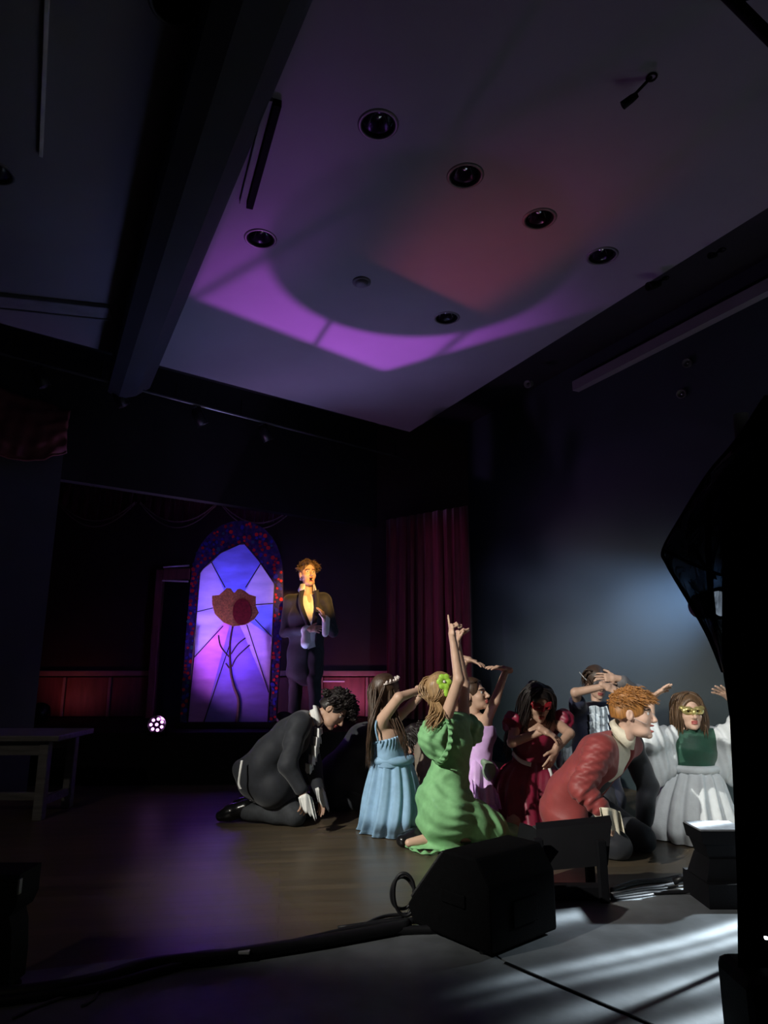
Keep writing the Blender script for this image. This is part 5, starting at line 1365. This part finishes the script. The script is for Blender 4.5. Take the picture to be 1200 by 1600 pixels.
for i in range(15):
    a = -1.9 + 3.8 * i / 14; c = hp(j, fr, 0.090 * math.sin(a), 0.105 * math.cos(a) - 0.012, 0.070 + 0.02 * math.cos(a))
    tr.append(tube_data([c, c + fr[2] * (0.014 + 0.010 * (i % 2)) + fr[0] * 0.01 * math.sin(i * 2.1)], [0.008, 0.005], 6)); tr.append(tube_data([c - fr[0] * 0.014 - fr[2] * 0.006, c + fr[0] * 0.012 + fr[2] * 0.014], [0.004, 0.008], 6))
tr.append(tube_data([hp(j, fr, 0.091 * math.sin(a), 0.106 * math.cos(a) - 0.012, 0.068 + 0.02 * math.cos(a)) for a in np.linspace(-2.1, 2.1, 20)], 0.006, 6))
mesh_obj('tiara', *join_data(tr), mat('tiara_pearl', (0.70, 0.62, 0.58), 0.3, 0.2, 60), r_, True)

# ---- 6  girl in the green dress pointing up
Y0 = 4.85
j = dict(head=J(690, 1081, 4.83), neck=J(703, 1118, Y0), chest=J(709, 1160, Y0), pel=J(693, 1246, Y0), shL=J(693, 1132, 4.72), shR=J(724, 1128, 4.98), elL=J(717, 1062, 4.62), wrL=J(707, 995, 4.64), elR=J(726, 1068, 5.02), wrR=J(714, 1004, 4.90), hipL=J(690, 1252, 4.78), hipR=J(702, 1250, 4.95))
for s, dy in (('L', 0.0), ('R', 0.2)):
    j['kn' + s] = np.array(Pz(770, 1300, 0.07)) + FY * dy; j['an' + s] = np.array(Pz(672, 1310, 0.06)) + FY * dy; j['toe' + s] = j['an' + s] + np.array((-0.14, -0.03, -0.02))
r_ = person('girl in a green dress kneeling and pointing one finger straight up', (j['pel'][0], Y0, 0))
hL = dict(w=j['wrL'], D=(-0.10, -0.02, 1.0), N=(0.95, 0.25, 0.1), side=1, curl=(0.02, 1.35, 1.45, 1.5), thumb=0.9); hR = dict(w=j['wrR'], D=(0.1, 0.0, 1.0), N=(0.95, 0.25, 0.1), side=-1, curl=(0.9, 1.1, 1.2, 1.3))
b_, fr = make_body(r_, j, ((0.62, 0.78, 0.05),), m_skin, False, 0.0, hands=(hL, hR), hsc=1.05)
m_green = mat('green_cotton', (0.20, 0.45, 0.20), 0.75, 0.10, 25, 0.15, 160)
wst = J(707, 1196, Y0)
dr_ = torso_prims(j, 0.017, False) + [(Cap(wst, J(693, 1240, Y0), 0.105, 0.150, unit(j['shR'] - j['shL']), 1.12), '+', 0.05), (Cap(J(690, 1252, Y0 - 0.02), J(688, 1285, Y0 - 0.02), 0.155, 0.15, (0, 1, 0), 1.1), '+', 0.06),
      (Cap(J(700, 1262, Y0), np.array(Pz(772, 1296, 0.10)) + FY * 0.1, 0.16, 0.10, (0, 1, 0), 1.5), '+', 0.07), (Ell(np.array(Pz(733, 1303, 0.03)) + FY * 0.08, (0.33, 0.26, 0.05)), '+', 0.06),
      (Ell(np.array(Pz(790, 1300, 0.02)), (0.13, 0.14, 0.035)), '+', 0.05), (Ell(Pz(680, 1322, 0.012), (0.20, 0.09, 0.026)), '+', 0.03), (Half((0, 0, 0.004), (0, 0, -1)), '&', 0)]
ax_ = unit((0.75, 0.1, -0.45)); bx_ = unit((0.5, 0.2, 0.85))
def gf(p):
    z = p[:, 2]; lowm = np.clip((J(0, 1205, Y0)[2] - z) / 0.08, 0, 1)
    s = p @ bx_; t = p @ ax_
    g = np.sin(t * 5.0 + 2 * np.sin(p[:, 1] * 6)) ; skirtf = 0.008 * (0.5 + 0.5 * g) * np.sin(s * 36 + 4.5 * np.sin(t * 4.3 + 1) + 2.5 * np.sin(p[:, 1] * 8)) + 0.005 * np.sin(t * 31 + 3 * np.sin(s * 9) + 2 * np.sin(p[:, 1] * 13)) + 0.003 * np.sin(s * 90 + 5 * np.sin(t * 11))
    bod = 0.002 * np.sin(z * 70 + 3 * np.sin(p[:, 0] * 25) + 2 * np.sin(p[:, 1] * 20))
    return lowm * skirtf + (1 - lowm) * bod
cloth(r_, 'dress', dr_, 0.0065, m_green, gf)
puff = lambda p: 0.006 * np.sin(p[:, 0] * 70 + 40 * p[:, 1] + 2 * np.sin(p[:, 2] * 30)) + 0.003 * np.sin(p[:, 2] * 120 + p[:, 0] * 60)
cloth(r_, 'sleeve', [(Ell(J(674, 1152, 4.70), (0.085, 0.085, 0.115)), '+', 0.0), (Cap(j['shL'], J(683, 1150, 4.70), 0.075, 0.085), '+', 0.05), (Cap(J(690, 1178, 4.68), J(686, 1182, 4.70), 0.05, 0.05), '+', 0.04)], 0.006, m_green, puff)
cloth(r_, 'sleeve', [(Ell(J(738, 1142, 5.05), (0.075, 0.08, 0.10)), '+', 0.0), (Cap(j['shR'], J(733, 1140, 5.02), 0.07, 0.08), '+', 0.05)], 0.007, m_green, puff)
frill(r_, 'sleeve_frill', [J(694, 1122, 4.64), J(700, 1140, 4.61), J(698, 1165, 4.61), J(686, 1186, 4.62), J(676, 1186, 4.64)], 0.03, m_green, 10, 0.008, (0.3, -1, 0), (0.8, 0, -0.3))
frill(r_, 'hem', [Pz(640, 1328, 0.012), Pz(665, 1335, 0.012), Pz(690, 1330, 0.012), Pz(715, 1326, 0.012)], 0.05, m_green, 6, 0.006, (0, 0, 1), (0.1, 1, 0))
shoe(r_, np.array(Pz(668, 1306, 0.055)), np.array(Pz(640, 1311, 0.045)), None, r=0.058); shoe(r_, np.array(Pz(672, 1290, 0.055)) + FY * .05, np.array(Pz(650, 1296, 0.045)) + FY * .05, None, r=0.055)
G = [[hp(j, fr, x, 0.02, 0.10), hp(j, fr, x * 1.3, -0.07, 0.07), hp(j, fr, x * 1.1, -0.105, -0.01), hp(j, fr, 0.25 * x - 0.01, -0.10, -0.06)] for x in (-0.07, -0.045, -0.02, 0.0, 0.02, 0.045, 0.07)]
G += [[hp(j, fr, 0.0, -0.10, -0.05), J(683, 1112, 4.66), J(672, 1124, 4.62), J(667, 1136, 4.62)], [hp(j, fr, 0.02, -0.10, -0.05), J(690, 1112, 4.66), J(682, 1130, 4.62), J(676, 1140, 4.62)], [hp(j, fr, -0.02, -0.10, -0.05), J(676, 1112, 4.66), J(668, 1126, 4.63)]]
hairpiece(r_, [hair_cap(j['head'], fr, 1.05, 0.045, -0.075, 0.014, waves(0.003, 70, 6)), strands(G, 0.0050, 61, 23, 0.009, 0.008)], m_hblond)
fc_ = J(694, 1065, 4.66); 
m_lime = mat('lime_petal', (0.30, 0.55, 0.05), 0.5, 0.25, 40)
clip = cloth(r_, 'flower_clip', [(Ell(fc_ + np.array((0.030 * math.cos(a), 0.0, 0.034 * math.sin(a))), (0.022, 0.012, 0.022)), '+', 0.004) for a in np.linspace(0, 2 * math.pi, 6, endpoint=False)] + [(Ell(fc_ + np.array((0.012, 0, -0.065)), (0.016, 0.012, 0.035)), '+', 0.01)], 0.005, m_lime)
cloth(r_, 'flower_heart', [(Ell(fc_ - FY * 0.012, (0.010, 0.008, 0.010)), '+', 0)], 0.004, m_shirt)

# ---- 7  girl in lilac
Y0 = 5.5
j = dict(head=J(739, 1085, 5.46), neck=J(742, 1114, Y0), chest=J(744, 1148, Y0), pel=J(738, 1216, Y0), shL=J(726, 1128, 5.56), shR=J(759, 1128, 5.42), elL=J(704, 1088, 5.46), wrL=J(729, 1030, 5.44), elR=J(773, 1096, 5.22), wrR=J(791, 1046, 5.30), hipL=J(732, 1222, 5.58), hipR=J(746, 1222, 5.42))
for s, dy in (('L', 0.1), ('R', -0.08)):
    j['kn' + s] = np.array((P(748, 1270, Y0 + dy).x, Y0 + dy, 0.07)); j['an' + s] = j['kn' + s] + np.array((-0.25, 0.15, -0.01)); j['toe' + s] = j['an' + s] + np.array((-0.1, 0.05, -0.03))
r_ = person('girl in a lilac dress kneeling with both wrists bent above her head', (j['pel'][0], Y0, 0))
hL = dict(w=j['wrL'], D=(0.90, -0.15, -0.25), N=(-0.2, 0.1, -1), side=1, curl=(0.12, 0.18, 0.2, 0.25)); hR = dict(w=j['wrR'], D=(-0.95, -0.1, 0.22), N=(-0.1, 0, -1), side=-1, curl=(0.15, 0.2, 0.25, 0.3))
b_, fr = make_body(r_, j, ((0.86, -0.42, 0.20),), m_skin, False, 0.0, hands=(hL, hR), hsc=1.05)
m_lilac = mat('lilac_satin', (0.72, 0.46, 0.84), 0.4, 0.12, 12, 0.1, 80)
cloth(r_, 'bodice', torso_prims(j, 0.014, False) + [(Half(J(742, 1132, Y0), (0.1, 0.1, 1)), '&', 0), (Half(J(742, 1196, Y0), (0, 0, -1)), '&', 0)], 0.007, m_lilac, waves(0.004, 45, 12))
skirt(r_, [(J(740, 1184, Y0), 0.12, 0.11, 0, 0.2), (J(740, 1202, Y0), 0.17, 0.16, 0, 0.6), (J(738, 1240, Y0), 0.21, 0.22, 0, 1), (np.array((j['pel'][0] + 0.02, Y0, 0.06)), 0.27, 0.28, 0, 1.2), (np.array((j['pel'][0] + 0.03, Y0, 0.008)), 0.31, 0.30, 0, 1.5)], m_lilac, 11, 0.022, 5, 140, jag=0.01)
frill(r_, 'skirt_frill', [J(736, 1216, 5.24), J(752, 1232, 5.20), J(768, 1226, 5.22), J(778, 1240, 5.24)], 0.14, m_lilac, 5, 0.02, (0.2, -1, 0), (0.1, 0, -1))
cloth(r_, 'sash_bow', [(Ell(J(764, 1204, 5.34), (0.055, 0.04, 0.07)), '+', 0), (Ell(J(756, 1192, 5.34), (0.03, 0.03, 0.03)), '+', 0.02)], 0.007, mat('sage_satin', (0.24, 0.34, 0.24), 0.5), waves(0.004, 60, 3))
G = [[hp(j, fr, x, 0.06, 0.09), hp(j, fr, x * 1.4, -0.03, 0.08), hp(j, fr, x * 1.2, -0.10, 0.0), hp(j, fr, x * 0.3, -0.11, -0.05)] for x in (-0.06, -0.03, 0, 0.03, 0.06)]
hairpiece(r_, [hair_cap(j['head'], fr, 1.05, 0.075, -0.07, 0.010, waves(0.002, 60, 7)), strands(G, 0.0050, 71, 20, 0.008, 0.004)], m_hbrown)

# ---- 8  girl in red with the mask
Y0 = 5.4
j = dict(head=J(840, 1098, 5.32), neck=J(838, 1126, Y0), chest=J(836, 1156, Y0), pel=J(826, 1220, Y0), shL=J(805, 1133, Y0), shR=J(870, 1130, Y0), elL=J(824, 1140, 5.12), wrL=J(866, 1148, 5.02), elR=J(890, 1146, 5.14), wrR=J(868, 1172, 5.02), hipL=J(812, 1226, Y0), hipR=J(840, 1226, Y0))
for s, x in (('L', 805), ('R', 845)):
    j['kn' + s] = np.array((P(x, 1270, 5.2).x, 5.22, 0.07)); j['an' + s] = j['kn' + s] + np.array((0, 0.36, -0.01)); j['toe' + s] = j['an' + s] + np.array((0, 0.1, -0.03))
j['elL'] = J(800, 1160, 5.2); j['wrL'] = J(850, 1142, 5.04)
r_ = person('dark-haired girl in a crimson dress and red mask with crossed forearms', (j['pel'][0], Y0, 0))
j['fsign'] = 1.0
hL = dict(w=j['wrL'], D=(0.80, -0.15, -0.42), N=(-0.2, 0.3, -0.9), side=1, curl=(0.2, 0.25, 0.3, 0.35)); hR = dict(w=j['wrR'], D=(-0.45, -0.2, -0.85), N=(-0.5, 0.6, 0), side=-1, curl=(0.15, 0.2, 0.25, 0.3))
b_, fr = make_body(r_, j, ((0.15, -0.90, -0.35),), m_skin2, False, 0.0, hands=(hL, hR), hsc=1.06)
m_red = mat('crimson_satin', (0.19, 0.008, 0.032), 0.45, 0.2, 10, 0.1, 80)
cloth(r_, 'bodice', torso_prims(j, 0.016, False) + [(Half(J(838, 1142, Y0), (0, -0.1, 1)), '&', 0), (Half(J(826, 1198, Y0), (0, 0, -1)), '&', 0)], 0.008, m_red, waves(0.003, 45, 13))
for nm, c, s in (('L', (802, 1130), -1), ('R', (880, 1126), 1)):
    cloth(r_, 'sleeve', [(Ell(J(c[0], c[1], Y0 - 0.02), (0.072, 0.08, 0.085)), '+', 0), (Cap(j['sh' + nm], J(c[0], c[1], Y0), 0.06, 0.07), '+', 0.04)], 0.007, m_red, puff)
frill(r_, 'sleeve_frill', [J(793, 1132, 5.30), J(800, 1142, 5.28), J(812, 1150, 5.28)], 0.025, m_red, 5, 0.008, (0.2, -1, 0.2), (0.2, 0, -1))
skirt(r_, [(J(828, 1188, Y0), 0.135, 0.115, 0, 0.2), (J(826, 1204, Y0), 0.21, 0.18, 0, 0.6), (J(824, 1235, Y0), 0.245, 0.22, 0, 0.9), (np.array((j['pel'][0], 5.4, 0.06)), 0.255, 0.28, 0, 1), (np.array((j['pel'][0], 5.4, 0.006)), 0.26, 0.29, 0, 1.1)], m_red, 12, 0.018, 8, 140)
ribbon(r_, 'waist_ribbon', [J(800, 1176, 5.36), J(805, 1182, 5.30), J(812, 1188, 5.265), J(820, 1192, 5.25), J(830, 1195, 5.245)], 0.030, m_shirt, (0.2, 0, 1))
ribbon(r_, 'skirt_bow', [J(858, 1200, 5.22), J(861, 1208, 5.21), J(863, 1216, 5.21)], 0.02, m_shirt, (1, 0, 0.2))
mask(r_, j['head'], fr, mat('red_mask', (0.22, 0.01, 0.015), 0.35, 0.3, 60), 1.08)
G = [[hp(j, fr, x * 0.12, y * 0.8, 0.128), hp(j, fr, x * 0.7, y - 0.005, 0.108), hp(j, fr, x, y - 0.01, 0.06), hp(j, fr, x * 1.15, y - 0.01, -0.06), hp(j, fr, x * 1.2, y - 0.02, -0.16), hp(j, fr, x * 1.15, y - 0.05, -0.27)] for x, y in ((-0.09, 0.03), (0.09, 0.03), (-0.10, -0.01), (0.10, -0.01), (-0.08, -0.06), (0.08, -0.06), (-0.085, 0.055), (0.082, 0.055), (0, -0.10), (-0.04, -0.1), (0.04, -0.1))]
G += [[J(812, 1110, 5.36), J(800, 1140, 5.34), J(792, 1165, 5.36), J(794, 1185, 5.38)]]
hairpiece(r_, [hair_cap(j['head'], fr, 1.08, 0.05, -0.10, 0.016, waves(0.003, 60, 7)), strands(G, 0.0055, 81, 23, 0.014, 0.018)], m_hblack)

# ---- 9  performer in navy at the back
Y0 = 5.78
j = dict(head=J(932, 1066, Y0), neck=J(936, 1096, Y0), chest=J(934, 1136, Y0), pel=J(926, 1205, Y0), shL=J(906, 1114, Y0), shR=J(964, 1112, Y0), elL=J(899, 1082, 5.55), wrL=J(946, 1072, 5.48), elR=J(996, 1082, 5.62), wrR=J(962, 1060, 5.52), hipL=J(914, 1210, Y0), hipR=J(940, 1210, Y0))
for s, x in (('L', 905), ('R', 950)):
    j['kn' + s] = np.array((P(x, 1250, 5.6).x, 5.6, 0.07)); j['an' + s] = j['kn' + s] + np.array((0, 0.36, -0.01)); j['toe' + s] = j['an' + s] + np.array((0, 0.1, -0.03))
r_ = person('performer in navy with silver ruffles hiding their face behind crossed arms', (j['pel'][0], Y0, 0))
hL = dict(w=j['wrL'], D=(0.80, -0.1, -0.35), N=(-0.2, 0.8, -0.4), side=1, curl=(0.25, 0.3, 0.3, 0.35)); hR = dict(w=j['wrR'], D=(-0.95, 0, 0.1), N=(0, 0.8, -0.4), side=-1, curl=(0.25,) * 4)
b_, fr = make_body(r_, j, ((0.05, -0.95, -0.2),), m_skin, False, 0.0, hands=(hL, hR), hsc=1.04)
m_navy = mat('navy_velvet', (0.012, 0.016, 0.045), 0.7, 0.3, 10, 0.1, 80, sheen=0.3)
jk = torso_prims(j, 0.026, True) + [(Cap(j['pel'], j['pel'] - FZ * 0.2, 0.15, 0.19, (1, 0, 0), 1.3), '+', 0.05)]
for s in 'LR': jk += [(Cap(j['sh' + s], lerp(j['sh' + s], j['el' + s], 0.55), 0.075, 0.062), '+', 0.04)]
cloth(r_, 'coat', jk, 0.010, m_navy, waves(0.005, 30, 10)); trousers(r_, j, m_suit)
m_silver = mat('silver_ruffle', (0.50, 0.58, 0.64), 0.35, 0.35, 30, 0.3, 60)
cloth(r_, 'sleeve', [(Cap(j['elR'] + FX * -0.02, lerp(j['elR'], j['wrR'], 0.75), 0.062, 0.055), '+', 0), (Cap(lerp(j['shR'], j['elR'], 0.4), j['elR'], 0.06, 0.06), '+', 0.03)], 0.008, mat('grey_sleeve', (0.15, 0.14, 0.14), 0.6, 0.2, 20), waves(0.005, 50, 14))
for k_, (y, w) in enumerate(((1104, 0.07), (1116, 0.075), (1128, 0.075), (1140, 0.07))):
    frill(r_, 'ruffle', [J(920, y, 5.58), J(930, y - 2, 5.54), J(938, y + 1, 5.54), J(948, y - 1, 5.58)], (w, w * 1.2), m_silver, 4, 0.014, (0.2, -1, 0), (0.05, 0, -1))
for k_, (x, y0, y1) in enumerate(((874, 1170, 1204), (884, 1166, 1196))):
    frill(r_, 'ruffle', [J(x - 4, y0, 5.52), J(x + 2, y0 + 3, 5.49), J(x + 9, y0, 5.52)], (0.12, 0.16), m_silver, 2, 0.014, (0.2, -1, 0), (-0.1, 0, -1))
G = [[hp(j, fr, x, 0.05, 0.10), hp(j, fr, x * 1.5, 0.02, 0.08), hp(j, fr, x * 1.7, -0.02, -0.03)] for x in (-0.06, -0.03, 0.03, 0.06)]
hairpiece(r_, [hair_cap(j['head'], fr, 1.06, 0.055, -0.08, 0.014, waves(0.003, 60, 9)), strands(G, 0.0060, 91, 18, 0.012, 0.01)], m_hbrown)
frill(r_, 'hair_bow', [J(905, 1050, 5.66), J(910, 1056, 5.65), J(914, 1060, 5.66)], 0.03, m_shirt, 2, 0.006, (0, -1, 0), (0.6, 0, -0.7))
cloth(r_, 'mask', [(Ell(hp(j, fr, 0, 0.088, 0.008), (0.062, 0.022, 0.03), np.stack(fr)), '+', 0)], 0.005, mat('grey_mask', (0.10, 0.09, 0.09), 0.4))

# ---- 10  ginger-haired man in the red jacket
j = dict(head=J(988, 1114, 4.46), neck=J(968, 1146, 4.5), chest=J(944, 1182, 4.6), pel=J(893, 1240, 4.78), shL=J(938, 1170, 4.42), shR=J(984, 1164, 4.76), elL=J(909, 1234, 4.34), wrL=J(942, 1266, 4.30), elR=J(1012, 1228, 4.86), wrR=J(1006, 1290, 4.80), hipL=J(900, 1256, 4.84), hipR=J(912, 1250, 4.98))
j['knL'] = np.array(Pz(966, 1322, 0.075)); j['knR'] = np.array(Pz(1008, 1314, 0.075)) + FY * 0.05; j['anL'] = j['knL'] + np.array((-0.40, 0.12, -0.01)); j['anR'] = j['knR'] + np.array((-0.40, 0.15, -0.01)); j['toeL'] = j['anL'] + np.array((-0.12, 0.02, -0.03)); j['toeR'] = j['anR'] + np.array((-0.12, 0.02, -0.03))
r_ = person('ginger-haired man in a red jacket leaning forward with open mouth', (j['pel'][0], 4.75, 0))
hL = dict(w=j['wrL'], D=(0.55, -0.1, -0.75), N=(-0.7, 0.2, -0.5), side=1, curl=(0.35, 0.4, 0.45, 0.5)); hR = dict(w=j['wrR'], D=(0.2, -0.1, -0.95), N=(-0.7, -0.3, 0), side=-1, curl=(0.3,) * 4)
b_, fr = make_body(r_, j, ((0.92, -0.36, -0.02), (0.12, 0.0, 1.0)), m_skin3, True, 0.9, hands=(hL, hR), hsc=1.16)
short_hair(r_, j, fr, m_hginger, 1.18, 101, 0.002, 150, 0.075, 0.060, 0.06, -0.03, 0.007, 0.006)
mrm = mat('mic_flesh', (0.55, 0.42, 0.36), 0.4); tube('headset_mic', smooth_path([hp(j, fr, 0.088, 0.01, -0.03), hp(j, fr, 0.080, 0.055, -0.05), hp(j, fr, 0.066, 0.085, -0.062)], 4), 0.003, mrm, r_, 6)
fwd = unit((0.78, -0.55, -0.25))
m_ivory = mat('ivory_shirt', (0.70, 0.64, 0.50), 0.7, 0.08, 20, 0.2, 90)
cloth(r_, 'shirt', torso_prims(j, 0.018, True), 0.008, m_ivory, waves(0.004, 50, 15))
collar(r_, j, fr, m_ivory, 0.070, 0.06, open_=0.5, wid=0.07)
m_jred = mat('red_jacket', (0.29, 0.048, 0.046), 0.55, 0.12, 12, 0.12, 140, sheen=0.1)
jk = torso_prims(j, 0.036, True) + [(Cap(j['pel'], J(884, 1268, 4.80), 0.15, 0.17, (0, 1, 0), 1.3), '+', 0.05)]
jk += [(Cap(j['shL'], j['elL'], 0.088, 0.076), '+', 0.03), (Cap(j['elL'], lerp(j['elL'], j['wrL'], 0.85), 0.072, 0.056), '+', 0.02)]
jk += [(Cap(J(992, 1140, 4.42), J(984, 1215, 4.52), 0.085, 0.105, fwd, 1.5), '-', 0.012), (Cap(J(984, 1215, 4.52), J(958, 1275, 4.60), 0.105, 0.13, fwd, 1.2), '-', 0.012)]
cloth(r_, 'shaded_far_sleeve', [(Cap(j['shR'], j['elR'], 0.082, 0.072), '+', 0), (Cap(j['elR'], lerp(j['elR'], j['wrR'], 0.85), 0.070, 0.056), '+', 0.02), (Cap(j['shR'], lerp(j['chest'], j['shR'], 0.5), 0.085, 0.09), '+', 0.03)], 0.008, m_suit, waves(0.004, 40, 22))  # red jacket's far arm in black cloth: its shade put into the colour
f1 = folds_along(j['shL'], j['elL'], 0.0075, 95, 0.4, 0.5); f2 = folds_along(j['elL'], j['wrL'], 0.007, 100, 1.7, 0.3); f3 = waves(0.004, 28, 16)
cloth(r_, 'jacket', jk, 0.0065, m_jred, lambda p: f1(p) + f2(p) + f3(p))
cloth(r_, 'coat_tail', [(Cap(J(893, 1222, 4.72), J(868, 1284, 4.82), 0.06, 0.075, unit((0.9, 0.3, 0)), 1.3), '+', 0)], 0.008, m_jred, waves(0.005, 40, 17))
cloth(r_, 'waistcoat', torso_prims(j, 0.022, True, top=False) + [(Half(J(962, 1212, 4.5), (0.6, 0, 0.8)), '&', 0)], 0.010, m_suit, waves(0.003, 40, 18))
cuff(r_, (lerp(j['elL'], j['wrL'], 0.8), j['wrL'] + np.array((0.01, -0.01, -0.03))), 0.050, 0.060, m_ivory, seed=7)
frill(r_, 'cuff_ruffle', [J(936, 1262, 4.24), J(952, 1262, 4.22), J(968, 1268, 4.26)], (0.08, 0.16), m_ivory, 3, 0.014, (0.2, -1, 0), (0.1, 0, -1))
trousers(r_, j, m_suit, 0.02)
for s in 'LR': shoe(r_, j['an' + s], j['an' + s] + np.array((-0.12, 0.02, 0)))

# ---- 11  girl in white with the green bodice
Y0 = 5.05
j = dict(head=J(1076, 1112, 5.02), neck=J(1079, 1138, Y0), chest=J(1084, 1170, Y0), pel=J(1083, 1232, Y0), shL=J(1050, 1150, Y0), shR=J(1118, 1150, Y0), elL=J(1016, 1156, 4.95), wrL=J(1017, 1092, 4.97), elR=J(1150, 1154, 4.95), wrR=J(1146, 1094, 4.97), hipL=J(1068, 1240, Y0), hipR=J(1098, 1240, Y0))
for s, x in (('L', 1060), ('R', 1106)):
    j['kn' + s] = np.array((P(x, 1280, 5.0).x * 0.55 + j['pel'][0] * 0.45, 5.0, 0.07)); j['an' + s] = j['kn' + s] + np.array((0, 0.36, -0.01)); j['toe' + s] = j['an' + s] + np.array((0, 0.1, -0.03))
r_ = person('girl in white blouse and green bodice wearing a gold mask with hands raised', (j['pel'][0], Y0, 0))
hL = dict(w=j['wrL'], D=(0.70, -0.1, 0.55), N=(0.5, -0.4, -0.7), side=-1, curl=(0.1, 0.12, 0.16, 0.2), spread=0.22, sc=1.1); hR = dict(w=j['wrR'], D=(-0.72, -0.1, 0.55), N=(-0.5, -0.4, -0.7), side=1, curl=(0.1, 0.12, 0.16, 0.2), spread=0.22, sc=1.1)
b_, fr = make_body(r_, j, ((-0.08, -1.0, 0.06),), m_skin, False, 0.0, hands=(hL, hR), hsc=1.05)
m_emer = mat('emerald_velvet', (0.008, 0.065, 0.036), 0.6, 0.2, 12, 0.08, 100, sheen=0.3)
m_white = mat('white_chiffon', (0.62, 0.66, 0.68), 0.7, 0.06, 18, 0.15, 90)
cloth(r_, 'bodice', torso_prims(j, 0.020, False) + [(Ell(J(1079, 1134, 4.90), (0.070, 0.16, 0.055)), '-', 0.01), (Half(J(1080, 1137, Y0), (0, 0, 1)), '&', 0), (Half(J(1083, 1202, Y0), (0, 0, -1)), '&', 0)], 0.007, m_emer, waves(0.002, 40, 19))
for s, sx, dx in (('L', 1050, -1), ('R', 1118, 1)):
    jk = [(Cap(j['sh' + s], j['el' + s], 0.070, 0.085), '+', 0), (Cap(J(sx + dx * 6, 1150, Y0 - 0.02), J(sx + dx * 4, 1200, Y0 - 0.04), 0.06, 0.05, (0, 1, 0), 0.8), '+', 0.03),
          (Ell(J(sx + dx * 24, 1185, 5.0), (0.105, 0.06, 0.19)), '+', 0.06), (Cap(j['el' + s], lerp(j['el' + s], j['wr' + s], 0.45), 0.075, 0.055), '+', 0.03)]
    cloth(r_, 'sleeve', jk, 0.007, m_white, lambda p: 0.006 * np.sin(p[:, 0] * 75 + 3 * np.sin(p[:, 2] * 9)) + 0.003 * np.sin(p[:, 0] * 130 + p[:, 2] * 30))
ring = [J(1083, 1200, Y0) + np.array((0.155 * math.cos(a), 0.125 * math.sin(a), 0)) for a in np.linspace(0, 2 * math.pi, 30, endpoint=False)]
mesh_obj('waistband', *tube_data(ring, 0.028, 8, closed=True), m_white, r_, True)
skirt(r_, [(J(1083, 1198, Y0), 0.14, 0.115, 0, 0.2), (J(1083, 1214, Y0), 0.19, 0.165, 0, 0.6), (J(1081, 1250, Y0), 0.25, 0.23, 0, 0.9), (np.array((j['pel'][0] - 0.02, Y0, 0.09)), 0.295, 0.27, 0, 1.1), (np.array((j['pel'][0] - 0.02, Y0, 0.008)), 0.27, 0.27, 0, 1.2)], m_white, 15, 0.016, 11, 160)
m_gold2 = mat('gold_mask', (0.50, 0.42, 0.16), 0.3, 0.25, 50, metal=0.6)
mask(r_, j['head'], fr, m_gold2, 1.10)
G = [[hp(j, fr, x * 0.12, y * 0.8, 0.124), hp(j, fr, x * 0.7, y - 0.005, 0.104), hp(j, fr, x, y - 0.01, 0.05), hp(j, fr, x * 1.12, y - 0.01, -0.06), hp(j, fr, x * 1.05, y - 0.02, -0.16)] for x, y in ((-0.088, 0.03), (0.088, 0.03), (-0.095, -0.01), (0.095, -0.01), (-0.08, -0.06), (0.08, -0.06), (-0.075, 0.055), (0.075, 0.055), (0, -0.10), (-0.04, -0.1), (0.04, -0.1))]
hairpiece(r_, [hair_cap(j['head'], fr, 1.06, 0.055, -0.10, 0.014, waves(0.003, 60, 7)), strands(G, 0.0055, 111, 20, 0.010, 0.008)], hair_mat('hair_chestnut', (0.10, 0.055, 0.025)))
